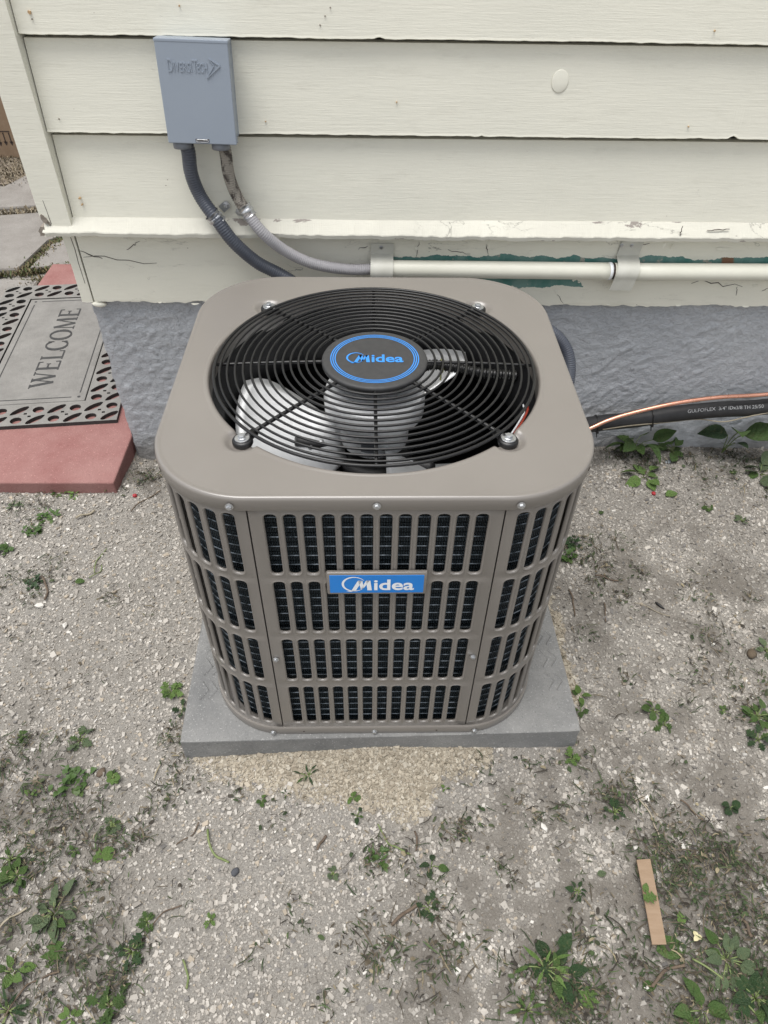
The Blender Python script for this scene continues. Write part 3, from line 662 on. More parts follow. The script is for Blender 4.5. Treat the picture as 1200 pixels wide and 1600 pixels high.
# ================================================================== pad and air conditioner
UX, UY, ZP, UR = .0094, -.55362, .0543, .00218
pr = R(1.26)
def pad_mesh():
    x0, x1, y0, y1 = -.3382, .3550, -.2917, .40
    bm = bmesh.new(); bmesh.ops.create_cube(bm, size=1)
    for w in bm.verts: w.co = ((x0 + x1) / 2 + w.co.x * (x1 - x0), (y0 + y1) / 2 + w.co.y * (y1 - y0), .0145 + w.co.z * .0795)
    bmesh.ops.subdivide_edges(bm, edges=bm.edges[:], cuts=40, use_grid_fill=True)
    bm.normal_update()
    for w in bm.verts:
        e = sum((abs(w.co.x - x0) < 1e-5, abs(w.co.x - x1) < 1e-5, abs(w.co.y - y0) < 1e-5, abs(w.co.y - y1) < 1e-5, abs(w.co.z - .05425) < 1e-5))
        k = .0009 if e < 2 else .0036 + .006 * max(0, float(fbm(w.co.x * 22, w.co.y * 22 + 3, 3, 15)) - .35)
        n1 = float(vn(w.co.x * 60, w.co.y * 60 + w.co.z * 50, 5)); w.co -= w.normal * (k * (.55 + .45 * n1) if e >= 2 else k * .4 * (n1 + 1))
    V = [tuple(w.co) for w in bm.verts]; F = [tuple(w.index for w in q.verts) for q in bm.faces]; bm.free()
    return V, F
pad = empty('equipment_pad', (UX, UY, 0), pr); tag(pad, 'square grey concrete pad under the air conditioner', 'pad')
obj('slab', pad_mesh(), M_pad, pad)
zz_ = []
for row, (x, n) in enumerate(((-.316, 8), (-.300, 8), (.315, 9), (.331, 9))):       # faint moulded zigzags on the visible margins
    for k in range(n):
        y = -.21 + k * .05; zz_ += [((x, y), (x + .013, y + .018)), ((x + .013, y + .018), (x, y + .036))]
V = []; F = []
for a, b in zz_:
    a = np.array(a); b = np.array(b); d = (b - a) / np.linalg.norm(b - a); nn = np.array((-d[1], d[0])) * .0028; n = len(V)
    V += [(*(a + nn), .0535), (*(a - nn), .0535), (*(b - nn), .0535), (*(b + nn), .0535), (*a, .0553), (*b, .0553)]
    F += [(n, n + 4, n + 5, n + 3), (n + 4, n + 1, n + 2, n + 5)]
kind(obj('moulded_zigzag', (V, F), M_pad, pad), 'stuff')

ac = tag(empty('air_conditioner', (UX, UY, ZP), UR), 'taupe louvered air conditioner condenser standing on the concrete pad', 'air conditioner')
H, RC = .281, .125
ROWS = [(.4160, .5255), (.2880, .4000), (.1625, .2700), (.0315, .1435)]
ZB, ZT = .016, .540
def fmap(s, d): return (s, -H + d)
def cmap(s, d):
    t = -PI / 2 + s / RC; return (H - RC + (RC - d) * math.cos(t), -(H - RC) + (RC - d) * math.sin(t))
def stadium(cx, cz, w, h, rr, k=4):
    out = []
    for (sx, sz, t0) in ((1, 1, 0), (-1, 1, PI / 2), (-1, -1, PI), (1, -1, 1.5 * PI)):
        for i in range(k + 1):
            t = t0 + PI / 2 * i / k; out.append((cx + sx * (w - rr) + rr * math.cos(t), cz + sz * (h - rr) + rr * math.sin(t), i / k, sx, sz))
    return out
def panel(mp, s0, s1, cols, sw):
    V = []; F = []; zb_ = [ZT] + [(ROWS[i][0] + ROWS[i + 1][1]) / 2 for i in range(3)] + [ZB]
    sb = [s0] + [(cols[i] + cols[i + 1]) / 2 for i in range(len(cols) - 1)] + [s1]
    def put(s, z, d): x, y = mp(s, d); V.append((x, y, z)); return len(V) - 1
    for r_, (za, zc) in enumerate(ROWS):
        for c_, cs in enumerate(cols):
            L, Rt, T, B = sb[c_], sb[c_ + 1], zb_[r_], zb_[r_ + 1]; cz = (za + zc) / 2; hw, hh = sw / 2, (zc - za) / 2
            rings = []
            st = stadium(cs, cz, hw + .0034, hh + .0034, .0088)
            rect = []
            for (x, z, f, sx, sz) in st:
                ex = Rt if sx > 0 else L; ez = T if sz > 0 else B
                vert_first = (sx * sz > 0)                     # the first half of this arc faces sideways
                side = (f < .5) if vert_first else (f > .5)
                if abs(f - .5) < .01: rect.append((ex, ez))
                elif side: rect.append((ex, z))
                else: rect.append((x, ez))
            rings.append([put(x, z, 0) for x, z in rect])
            rings.append([put(x, z, 0) for x, z, *_ in st])
            rings.append([put(x, z, -.0009) for x, z, *_ in stadium(cs, cz, hw + .0022, hh + .0022, .0077)])
            rings.append([put(x, z, -.0004) for x, z, *_ in stadium(cs, cz, hw + .0008, hh + .0008, .0066)])
            rings.append([put(x, z, .0012) for x, z, *_ in stadium(cs, cz, hw, hh, .0060)])
            rings.append([put(x, z, .0030) for x, z, *_ in stadium(cs, cz, hw + .0002, hh + .0002, .0060)])
            k = len(rings[0])
            for a, b in zip(rings, rings[1:]):
                for i in range(k): F.append((a[i], a[(i + 1) % k], b[(i + 1) % k], b[i]))
    for s in (s0, s1):
        a = [put(s, ZB, 0), put(s, ZT, 0), put(s, ZT, .008), put(s, ZB, .008)]; F.append(tuple(a if s == s0 else a[::-1]))
    bm = bmesh.new(); me = mesh('p', V, F); bm.from_mesh(me); bpy.data.meshes.remove(me)
    bmesh.ops.remove_doubles(bm, verts=bm.verts, dist=1e-5); bmesh.ops.recalc_face_normals(bm, faces=bm.faces)
    out = bpy.data.meshes.new('panel'); bm.to_mesh(out); bm.free(); out.materials.append(M_taupe); out.shade_smooth()
    out.set_sharp_from_angle(angle=R(50))
    return out
pf = panel(fmap, -.1552, .1552, [-.1295 + .02355 * i for i in range(12)], .0150)
al = RC * PI / 2
pc = panel(cmap, .0012, al - .0012, [al / 2 + (i - 3) * .0246 for i in range(7)], .0150)
for k in range(4):
    add('side_panel' if k else 'front_panel', pf, ac, rot=(0, 0, k * PI / 2)); add('corner_panel', pc, ac, rot=(0, 0, k * PI / 2))
def rsq(h, r, n=24, flat=6):
    out = []
    for q in range(4):
        ca, sa = [(1, 0), (0, 1), (-1, 0), (0, -1)][q]
        for i in range(n + 1):
            t = -PI / 2 + PI / 2 * i / n; x, y = h - r + r * math.cos(t), -(h - r) + r * math.sin(t); out.append((x * ca - y * sa, x * sa + y * ca))
        for i in range(1, flat):
            x, y = h, -(h - r) + 2 * (h - r) * i / flat; out.append((x * ca - y * sa, x * sa + y * ca))
    return out
def loops(hr, closed_top=False):       # stack of rounded squares: (half, radius, z)
    L = [rsq(h, r) for h, r, z in hr]; n = len(L[0]); V = [(x, y, hr[i][2]) for i, l in enumerate(L) for x, y in l]
    F = [(i * n + k, i * n + (k + 1) % n, (i + 1) * n + (k + 1) % n, (i + 1) * n + k) for i in range(len(hr) - 1) for k in range(n)]
    return V, F, n
V, F, n = loops([(.270, .118, .004), (.2845, .1285, .0), (.2848, .1288, .001), (.2848, .1288, .0165), (.284, .128, .0178), (.279, .123, .0178), (.279, .123, .010)])
F.append(tuple(range(n))[::-1])
bp = obj('base_pan', (V, F), M_taupe, ac); bp.data.shade_smooth(); bp.data.set_sharp_from_angle(angle=R(40))
V, F, n = loops([(.262, .106, .010), (.262, .106, .011)]); obj('base_floor', (V, F + [tuple(range(n, 2 * n))]), M_dark, ac)
# coil: finned sheet running round inside the panels, with tube rows
per = rsq(.264, .108, 14, 14); pp = np.array(per + per[:1]); sl_ = np.r_[0, np.cumsum(np.linalg.norm(np.diff(pp, axis=0), axis=1))]
zs_ = np.arange(.012, .530, .0044); V = []; UV = []
for i, z_ in enumerate(zs_):
    for (x, y), s in zip(pp, sl_):
        k = 1 - (.0022 if i % 2 else 0) / .264; V.append((x * k, y * k, z_)); UV.append((s, z_))
n = len(pp); F = [(i * n + k, i * n + k + 1, (i + 1) * n + k + 1, (i + 1) * n + k) for i in range(len(zs_) - 1) for k in range(n - 1)]
me = mesh('coil', V, F, M_coil); uv = me.uv_layers.new(name='UVMap')
li = np.zeros(len(me.loops), np.int32); me.loops.foreach_get('vertex_index', li); uv.data.foreach_set('uv', np.array(UV, np.float32)[li].ravel())
coil_o = add('coil', me, ac)
tb = []
for z_ in np.arange(.030, .525, .0176):
    p = np.array([(x * 1.003, y * 1.003, z_) for x, y in per]); tb.append(tube(p, .0009, 4, closed=True))
obj('coil_tubes', join(*tb), M_tubeline, coil_o)
V, F, n = loops([(.250, .1, .012), (.250, .1, .53)]); obj('inner_liner', (V, F), M_dark, ac)

# lid with a round opening, rolled lips and four bolt dimples
LZ = .557; RI = .2385
def ro(t, h, r):
    c, s = abs(math.cos(t)), abs(math.sin(t))
    if c >= s:
        q = h / c
        if q * s <= h - r: return q
    else:
        q = h / s
        if q * c <= h - r: return q
    a = h - r; b = c * a + s * a; return b + math.sqrt(max(0, b * b - 2 * a * a + r * r))
BOLT = [(.1715 * a, .1735 * b) for a in (-1, 1) for b in (-1, 1)]
nth = 480; V = []; rings = []
def dimple(x, y):
    d = min(math.hypot(x - a, y - b) for a, b in BOLT); t = max(0, min(1, (.0255 - d) / .010)); return -.0075 * t * t * (3 - 2 * t)
spec = [('i', 0, -.030), ('i', 0, -.006), ('i', .0010, -.0022), ('i', .0030, -.0005), ('i', .0060, 0)] + [('m', (i / 26.) , 0) for i in range(1, 27)] + [('o', -.0040, -.0003), ('o', -.0018, -.0014), ('o', -.0004, -.0034), ('o', 0, -.006), ('o', 0, -.0205), ('o', -.0012, -.0222), ('o', -.004, -.0222)]
for ty, a, dz in spec:
    for k in range(nth):
        t = 2 * PI * k / nth
        if ty == 'i': q = RI + a
        elif ty == 'o': q = ro(t, .2852 + a, .1295 + a)
        else: q0 = RI + .006; q1 = ro(t, .2852 - .007, .1295 - .007); q = q0 + (q1 - q0) * a
        x, y = q * math.cos(t), q * math.sin(t)
        V.append((x, y, LZ + dz + (dimple(x, y) if ty != 'o' else 0) - (.0012 * (q / .3) ** 2 if ty == 'm' else 0)))
F = [(i * nth + k, i * nth + (k + 1) % nth, (i + 1) * nth + (k + 1) % nth, (i + 1) * nth + k) for i in range(len(spec) - 1) for k in range(nth)]
lid = obj('lid', (V, [f[::-1] for f in F]), M_taupe, ac, True)
obj('shroud', (lambda vf: (vf[0], vf[1]))(lathe([(RI + .004, LZ - .01), (RI + .004, LZ - .035), (.228, LZ - .07), (.228, LZ - .115), (.24, LZ - .13)], 64, False, False)), M_dark, ac, True)
# screws
def screw_vf(rr=.0036):
    return join(lathe([(rr * 1.45, 0), (rr * 1.45, .0007), (rr * 1.05, .001)], 14, False, True), lathe([(rr, .0008), (rr, .0030), (rr * .82, .0036)], 6, False, True), box(-rr * .7, rr * .7, -.0006, .0006, .0034, .0041))
ms = mesh('screw', *screw_vf(), M_zinc)
for (x, z_, y) in ((-.1745, .544, -.2862), (0, .5445, -.2862), (.1722, .545, -.2862), (-.1497, .2212, -.2818), (.1478, .2245, -.2818), (-.1736, .0075, -.2852), (0, .007, -.2852), (.1725, .0068, -.2852)):
    add('screw', ms, ac, loc=(x, y, z_), rot=(R(90), random.uniform(0, 1), 0))
for (x, z_) in ((-.121, .0085), (.107, .0080)): obj('drain_hole', lathe([(.0016, 0), (.0016, .0004)], 8), M_ink, ac, loc=(x, -.2849, z_), rot=(R(90), 0, 0))
for sx in (-1, 1):
    t = R(-90 + sx * 62); cx, cy = sx * (.2852 - .1295), -(.2852 - .1295)
    obj('rim_slot', box(-.004, .004, -.0004, .0004, -.0012, .0012), M_ink, ac, loc=(cx + .1297 * math.cos(t), cy + .1297 * math.sin(t), LZ - .0145), rot=(0, sx * .12, t + PI / 2))

# fan guard: concentric wires on eight spokes, domed up to the cap
def gzz(q): return LZ + .0035 + .0065 * (1 - (q / .232) ** 2)
guard = obj('fan_guard', torus(.2315, gzz(.2315), .0024, 96, 7), M_black, ac, True)
rad = [.2235] + [.2130 - .01135 * i for i in range(12)]
for i, q in enumerate(rad): obj('ring', torus(q, gzz(q), .00185, 84, 6), M_black, guard, True)
for k in range(8):
    t = k * PI / 4; diag = k % 2; qs = np.linspace(.06, .2315 if not diag else .2315, 9)
    obj('spoke', tube([(q * math.cos(t), q * math.sin(t), gzz(q) - .0038) for q in qs], .0028 if diag else .0024, 8), M_black, guard, True)
for (bx_, by_) in BOLT:
    t = math.atan2(by_, bx_); q = math.hypot(bx_, by_)
    ey = xf(lathe([(.0125, -.0085), (.0135, -.006), (.0135, -.002), (.012, 0.0), (.006, .0002)], 20), Matrix.Translation((bx_, by_, LZ)))
    nk = tube([((q - .022) * math.cos(t), (q - .022) * math.sin(t), LZ), (bx_, by_, LZ - .004)], .0058, 8)
    obj('eyelet', join(ey, nk), M_black, guard, True)
    b = add('bolt', mesh('bolt', *join(lathe([(.0098, 0), (.0098, .0012), (.0094, .0016)], 20, True, True), lathe([(.0056, .0014), (.0056, .0022), (.0050, .0026)], 16, False, True), lathe([(.0047, .0022), (.0047, .0056), (.0040, .0064)], 6, False, True), box(-.004, .004, -.0005, .0005, .0060, .0068)), M_zinc), ac, loc=(bx_, by_, LZ + .0004), rot=(random.uniform(-.05, .05), random.uniform(-.05, .05), random.uniform(0, 1)))
# round cap with printed rings and wordmark
HZ = LZ + .0118
cap = obj('hub_cap', lathe([(.066, -.011), (.0745, -.010), (.0768, -.0075), (.0772, -.0035), (.0762, -.0012), (.0740, -.0003), (.0700, 0), (.002, 0)], 72, True, True), M_cap, ac, True, loc=(0, 0, HZ))
cap.data.set_sharp_from_angle(angle=R(50))
for q in (.0638, .0607, .0576):
    vf = lathe([(q - .00075, .0003), (q + .00075, .0003)], 72, False, False); obj('printed_ring', vf, M_blue, cap)
def wordmark():
    # crescent + leaning M, then 'idea', on a box about 1 wide
    t = np.linspace(R(28), R(318), 40); out = [(.165 + .165 * math.cos(a), .21 + .185 * math.sin(a)) for a in t]
    th = [.006 + .026 * math.sin((a - t[0]) / (t[-1] - t[0]) * PI) ** 1.0 for a in t]
    inn = [(.165 + (.165 - w) * math.cos(a), .21 + (.185 - w) * math.sin(a)) for a, w in zip(t, th)]
    n = len(t); V = [(x, y, 0) for x, y in out + inn]; F = [(i, i + 1, n + i + 1, n + i) for i in range(n - 1)]
    cres = (V, F)
    m = [((.13, .035), (.19, .035), (.285, .30), (.225, .30)), ((.225, .30), (.285, .30), (.305, .11), (.265, .08)), ((.265, .08), (.305, .11), (.385, .30), (.335, .30)), ((.335, .30), (.395, .30), (.415, .05), (.355, .05)), ((.06, .03), (.13, .035), (.19, .035), (.12, .012))]
    mv = []; mf = []
    for q in m: k = len(mv); mv += [(x, y, 0) for x, y in q]; mf.append((k, k + 1, k + 2, k + 3))
    tx = fit(text_vf('idea', 1, .022), .445, 1.0, .05, .325)
    v = [tuple(p) for p in tx[0]]; 
    return join(cres, (mv, mf), (v, tx[1]))
WM = wordmark()
def place_wm(x0, y0, w, hk, lift, m, parent, name='wordmark', vertical=False, z=0):
    V = [((x0 + p[0] * w), (y0 + p[1] * w * hk), lift) for p in WM[0]]
    if vertical: V = [(a, -lift, b) for a, b, _ in V]
    return obj(name, (V, WM[1]), m, parent)
place_wm(-.0415, -.0155, .083, .90, .0004, M_blue, cap)
# motor and fan under the guard
mz = -.03
mot = obj('motor', lathe([(.020, -.138), (.046, -.138), (.0525, -.135), (.0540, -.130), (.0540, -.094), (.0560, -.092), (.0720, -.078), (.0760, -.073), (.0770, -.050), (.0740, -.036), (.060, -.028), (.02, -.026)], 48), M_motor, ac, True, loc=(0, 0, LZ - .008), scale=(1.0, 1.0, .94))
mot.data.set_sharp_from_angle(angle=R(40))
lab = lathe([(.0543, -.126), (.0543, -.098)], 48, False, False); keep_ = [f for i, f in enumerate(lab[1]) if 33 <= i < 39]
obj('motor_label', (lab[0], keep_), M_white, mot); keep2 = [f for i, f in enumerate(lathe([(.0604, -.134), (.0604, -.120)], 48, False, False)[1]) if 33 <= i < 36]
obj('label_print', (lathe([(.0545, -.122), (.0545, -.104)], 48, False, False)[0], keep2), M_fit, mot)
hub = obj('fan_hub', lathe([(.012, -.185), (.055, -.185), (.062, -.176), (.062, -.163), (.05, -.158), (.01, -.156)], 32), M_dark, ac, True, loc=(0, 0, LZ))
def blade(c):
    V = []; na, nr = 18, 12
    for i in range(nr + 1):
        q = .050 + (.214 - .050) * i / nr; half = R(22 + 18 * math.sin(min(1, i / nr * 1.15) * PI / 2)); half *= (1 if i < nr - 1 else (.97 if i == nr - 1 else .86))
        for j in range(na + 1):
            u = j / na * 2 - 1; a = c + half * u + R(10) * (i / nr); z_ = LZ - .140 + .020 * (i / nr) - .056 * u * (q / .2) ** .6 * (1 - .12 * u * u) + .006 * (1 - u * u)
            V.append((q * math.cos(a), q * math.sin(a), z_))
    F = [(i * (na + 1) + j, i * (na + 1) + j + 1, (i + 1) * (na + 1) + j + 1, (i + 1) * (na + 1) + j) for i in range(nr) for j in range(na)]
    return V, F
for c in (188, 308, 68):
    bl = obj('blade', blade(R(c)), M_alu, ac, True); md = bl.modifiers.new('thickness', 'SOLIDIFY'); md.thickness = .0015
    sp_ = obj('blade_arm', tube([(.045 * math.cos(R(c)), .045 * math.sin(R(c)), LZ - .158), (.125 * math.cos(R(c + 5)), .125 * math.sin(R(c + 5)), LZ - .118)], .008, 8), M_dark, bl, True); 
    for q, da in ((.085, 3), (.105, 8), (.105, -2)):
        obj('rivet', lathe([(.0042, -.150), (.0042, -.128), (.002, -.1265)], 8), M_zinc, bl, loc=(q * math.cos(R(c + da)), q * math.sin(R(c + da)), LZ))
# wiring: ribbed black sheath from the motor to the casing, a pale tie, and two loose leads
p = spline([(.045, .035, LZ - .045), (.085, .062, LZ - .040), (.125, .060, LZ - .042), (.170, .050, LZ - .046), (.225, .056, LZ - .055)], 40)
p = resample(p, .0012); obj('wire_sheath', tube(p, .0078 + .0010 * np.sin(np.arange(len(p)) * 1.5), 10), M_tie, ac, True)
M_ytie = simple('yellow_tie', (.55, .55, .24), sc=40, rough=.5); M_red2 = simple('red_lead', (.42, .05, .025), sc=40, rough=.4)
obj('cable_tie', join(torus(.0098, 0, .0016, 20, 5), box(.008, .026, -.0015, .0015, -.001, .001)), M_ytie, ac, loc=(.106, .062, LZ - .041), rot=(0, PI / 2, .1))
obj('red_lead', tube(spline([(.222, -.055, LZ - .035), (.214, -.085, LZ - .022), (.200, -.118, LZ - .016), (.187, -.140, LZ - .018)], 8), .0017, 6), M_red2, ac, True)
obj('white_lead', tube(spline([(.216, -.05, LZ - .035), (.210, -.085, LZ - .022), (.196, -.118, LZ - .016), (.183, -.140, LZ - .018)], 8), .0014, 6), M_white, ac, True)
# name plate
npx0, npx1, npz0, npz1 = -.0655, .0675, .3822, .4262
fr = obj('name_plate', box(npx0, npx1, -H - .0075, -H - .0010, npz0, npz1, .0024, 2), M_taupe, ac, True); fr.data.set_sharp_from_angle(angle=R(40))
obj('plate_face', box(npx0 + .0042, npx1 - .0042, -H - .0079, -H - .007, npz0 + .0042, npz1 - .0042, .0004, 1), M_plate, fr)
place_wm(npx0 + .020, npz0 + .0058, .096, .83, H + .0082, M_white, fr, 'plate_wordmark', True)

# ================================================================== electrical box on the siding
eb = tag(empty('electrical_box', (-.2925, -.030, .8415)), 'grey metal electrical disconnect box screwed to the cream siding', 'electrical box')
eb.rotation_euler = (R(-4.5), R(1.2), 0)
hw, hh = .0602, .0775
obj('back_case', box(-hw + .003, hw - .003, -.040, .020, -hh + .004, hh - .003, .002, 2), M_box, eb)
cov = obj('cover', box(-hw, hw, -.0495, -.030, -hh, hh, .0016, 3), M_box, eb)
obj('cover_lip', box(-hw - .0008, hw + .0008, -.0500, -.018, hh - .0045, hh + .001, .0014, 2), M_box, cov)
seg = [('D', -.0430, .0225), ('IVERSI', -.0328, .0170), ('T', -.0020, .0225), ('ECH', .0062, .0170)]
LB = .0315; parts = []
for s, x0, hgt in seg:
    wdt = {'D': .0088, 'IVERSI': .0295, 'T': .0088, 'ECH': .0165}[s]
    vf = fit(text_vf(s, 1, .0, .03), x0, x0 + wdt, 0, hgt * .82)
    parts.append(([(p[0], -.0497 - .0010 * (1 if p[2] > 0 else -1), LB + p[1]) for p in vf[0]], vf[1]))
obj('embossed_name', join(*parts), M_box, cov)
ar = []
for (x0, z0, x1, z1, w0, w1) in ((.0265, .0520, .0440, .0425, .0022, .0040), (.0440, .0425, .0205, .0235, .0040, .0022), (.0265, .0520, .0340, .0425, .0016, .0026), (.0340, .0425, .0205, .0235, .0026, .0014)):
    d = np.array((x1 - x0, z1 - z0)); d /= np.linalg.norm(d); nn = np.array((-d[1], d[0])) * .5
    q = [(x0 + nn[0] * w0 * .6, z0 + nn[1] * w0 * .6), (x0 - nn[0] * w0 * .6, z0 - nn[1] * w0 * .6), (x1 - nn[0] * w1 * .5, z1 - nn[1] * w1 * .5), (x1 + nn[0] * w1 * .5, z1 + nn[1] * w1 * .5)]
    ar.append(prism(q, -.0511 - .00003 * len(ar), -.0490))
obj('embossed_arrow', join(*ar), M_box, cov)
obj('latch_slot', box(-.0115, .0125, -.0499, -.049, -hh + .0030, -hh + .0082), M_ink, cov)
obj('latch', tube(spline([(-.0095, -.0500, -hh + .0052), (-.008, -.0512, -hh + .0070), (.009, -.0512, -hh + .0070), (.0105, -.0500, -hh + .0052), (.009, -.0512, -hh + .0038), (-.008, -.0512, -hh + .0038), (-.0095, -.0500, -hh + .0052)], 4), .0009, 6), M_zinc, cov)
for x0 in (-.0415, .0275): obj('conduit_hub', lathe([(.0155, -hh + .002), (.0165, -hh - .006), (.0160, -hh - .012), (.0125, -hh - .0125)], 20), M_fit, eb, True, loc=(x0, -.026, 0))

# flexible conduits and their galvanised clamps
def ribbed(path, r, amp, pitch, n=14):
    p = resample(spline(path, 24), pitch / 4); return tube(p, r + amp * np.cos(np.arange(len(p)) * PI / 2), n), p
c1 = [(-.334, -.056, .768), (-0.3292, -0.0540, 0.7468), (-0.3314, -0.0500, 0.7054), (-0.3212, -0.0470, 0.6624), (-0.2925, -0.0640, 0.6241), (-0.2656, -0.0660, 0.5822), (-0.2264, -0.0550, 0.5367), (-0.1798, -0.0500, 0.5071), (-.07, -.06, .445), (.08, -.075, .425), (.24, -.085, .43), (.36, -.10, .425), (.428, -.12, .375), (.435, -.16, .30), (.39, -.22, .23), (.26, -.29, .20)]
vf, _p = ribbed(c1, .0128, .00055, .0046)
tag(obj('dark_conduit', vf, M_whip, None, True), 'dark blue grey flexible conduit curving from the box behind the condenser', 'conduit')
c2 = [(-.265, -.056, .768), (-0.2617, -0.0530, 0.7471), (-0.2617, -0.0480, 0.7019), (-0.2515, -0.0460, 0.6626), (-0.2322, -0.0600, 0.6354), (-0.2055, -0.0660, 0.6006), (-0.1671, -0.0540, 0.5608), (-0.1126, -0.0440, 0.5297), (-0.0404, -0.0380, 0.5150), (.022, -.035, .5155)]
vf, _p = ribbed(c2, .0110, .0006, .0042)
tag(obj('grey_conduit', vf, M_grey, None, True), 'weathered light grey flexible conduit with dark peeling upper end', 'conduit')
def clamp(q, dirv, side, label, rr):
    d = np.array(dirv, float); d /= np.linalg.norm(d); e = tag(empty('conduit_clamp', q), label, 'clamp', 'galvanised conduit clamps')
    p = np.array([d * s for s in np.linspace(-.011, .011, 9)]); w = rr + .0022 + .0013 * np.cos(np.linspace(-1, 1, 9) * 2 * PI)
    obj('band', tube(p, w, 18, False), M_zinc, e, True)
    s3 = np.array(side, float); s3 /= np.linalg.norm(s3); y = np.array((0, 1.0, 0)); u = s3 - d * (s3 @ d); u /= np.linalg.norm(u)
    yo = -q[1] - .0315                                       # the tab lies on the siding
    V = []
    for (a, b) in ((rr * .8, -.0075), (rr * .8, .0075), (rr + .014, .0075), (rr + .018, .004), (rr + .018, -.004), (rr + .014, -.0075)):
        pt = u * a + d * b; V.append((pt[0], yo - .002, pt[2])); 
    V += [(a, b + .003, c) for a, b, c in V]; F = [(0, 1, 2, 3, 4, 5), (11, 10, 9, 8, 7, 6)] + [(i, i + 6, (i + 1) % 6 + 6, (i + 1) % 6) for i in range(6)]
    obj('tab', (V, F), M_zinc, e)
    pt = u * (rr + .0105); obj('clamp_screw', screw_vf(.0042), M_zinc, e, loc=(pt[0], yo - .002, pt[2]), rot=(R(90), .4, 0))
clamp((-0.2963, -0.0600, 0.6275), (.62, 0, -.78), (.8, .1, .55), 'shiny galvanised clamp holding the dark conduit', .0128)
clamp((-0.2346, -0.0560, 0.6399), (.5, -.2, -.84), (-1, 0, .1), 'shiny galvanised clamp holding the grey conduit', .0112)

# cream conduit pipe and straps along the skirt board
PR = .0176; PY = -.0168 - PR; pz = .5135
def rod(x0, x1, r, z0, z1, hollow=True):
    xs_ = np.linspace(x0, x1, 24); V, F = tube([(x, PY + .0006 * math.sin(x * 9), z0 + (z1 - z0) * (x - x0) / (x1 - x0)) for x in xs_], r, 20, True); return V, F
tag(obj('conduit_pipe', rod(.020, .5085, PR, .5150, .5135), M_pvc, None, True), 'cream painted pipe between the two straps above the condenser', 'pipe', 'painted conduit pipes')
tag(obj('conduit_pipe', rod(.5175, 2.5, PR * 1.02, .5125, .5135), M_pvc, None, True), 'cream painted pipe running right from the wide strap to the photo edge', 'pipe', 'painted conduit pipes')
j = obj('pipe_joint', join(xf(lathe([(PR * .93, 0), (PR * .93, .012)], 20), Matrix.Translation((.507, PY, .5134)) @ Matrix.Rotation(PI / 2, 4, 'Y'))), M_ink, None)
tag(j, 'dark gap at the open joint in the cream pipe', 'pipe joint')
obj('sealant', xf(lathe([(PR * 1.01, 0), (PR * 1.05, .0035), (PR * .99, .008)], 20), Matrix.Translation((.5045, PY, .5134)) @ Matrix.Rotation(PI / 2, 4, 'Y')), M_white, j, True)
def strap(x0, x1, zt_, zbm, skew, label, scr):
    e = tag(empty('pipe_strap', ((x0 + x1) / 2, -.0168, pz)), label, 'strap', 'cream painted pipe straps'); r = PR + .0040; py = -PR
    prof = [(-.0026, zt_ - pz), (-.0030, r + .006)] + [(py - r * math.cos(a) if True else 0, r * math.sin(a)) for a in np.linspace(R(72), R(-25), 12)] + [(py - r * .86, -r * .8), (py - r * .72, zbm - pz)]
    V = []; hwid = (x1 - x0) / 2
    for (y, z_) in prof:
        sk = skew * z_
        for x in (-hwid, hwid): V.append((x + sk, y, z_)); V.append((x + sk, y + .0012, z_))
    F = []
    for i in range(len(prof) - 1):
        a = i * 4; b = a + 4; F += [(a, a + 2, b + 2, b), (a + 1, b + 1, b + 3, a + 3), (a, b, b + 1, a + 1), (a + 2, a + 3, b + 3, b + 2)]
    F += [(0, 1, 3, 2), (len(V) - 4, len(V) - 2, len(V) - 1, len(V) - 3)]
    so = obj('band', (V, F), M_strap, e, True); so.data.set_sharp_from_angle(angle=R(35))
    for (sx, sz, mm) in scr: obj('strap_screw', screw_vf(.0030), mm, e, loc=(sx - (x0 + x1) / 2, -.002, sz - pz), rot=(R(90), .7, 0))
strap(.0045, .0515, .5625, .486, .03, 'cream painted strap where the grey conduit meets the pipe', [(.027, .5535, M_zinc)])
strap(.5175, .5640, .574, .478, .13, 'cream painted strap with two screws on the pipe near the open joint', [(.5265, .562, M_zinc), (.5480, .562, M_zinc)])

# refrigerant lines
l1 = [(.12, -.30, .13), (.30, -.20, .135), (.42, -.12, .142), (0.5452, -0.0750, 0.1421), (0.6533, -0.0550, 0.1409), (0.7461, -0.0500, 0.1549), (0.8526, -0.0500, 0.1687), (0.9755, -0.0500, 0.1785), (1.25, -.05, .225), (1.8, -.05, .23)]
lp = resample(spline(l1, 20), .01); LR = .0195
ins = tag(obj('insulated_line', tube(lp, LR, 20), M_foam, None, True), 'black foam insulated refrigerant line along the foot of the stucco', 'pipe')
def on_line(xx): i = int(np.argmin(np.abs(lp[:, 0] - xx))); return lp[i]
tv = text_vf('GULFOFLEX  3/4" IDx3/8 TH 25/50', 1, .004); tv = fit(tv, .775, .955, 0, .0085); T_, N_, B_ = frames(lp)
V = []
for (x, y, _z) in tv[0]:
    i = int(np.argmin(np.abs(lp[:, 0] - x))); c = on_line(x); c0, c1_ = lp[i - 1], lp[i + 1]; f = (x - c0[0]) / max(1e-6, c1_[0] - c0[0]); c = c0 + (c1_ - c0) * f
    a = R(33) + y / LR; V.append((x, c[1] - (LR + .0003) * math.cos(a), c[2] + (LR + .0003) * math.sin(a)))
obj('printed_text', (V, tv[1]), M_print, ins)
l2 = [(.20, -.30, .10), (.34, -.20, .105), (.45, -.12, .118), (0.5386, -0.0970, 0.1491), (0.5745, -0.0920, 0.1665), (0.6269, -0.0840, 0.1815), (0.7230, -0.0760, 0.2039), (0.8292, -0.0680, 0.2170), (0.9529, -0.0620, 0.2224), (1.25, -.06, .255), (1.8, -.06, .26)]
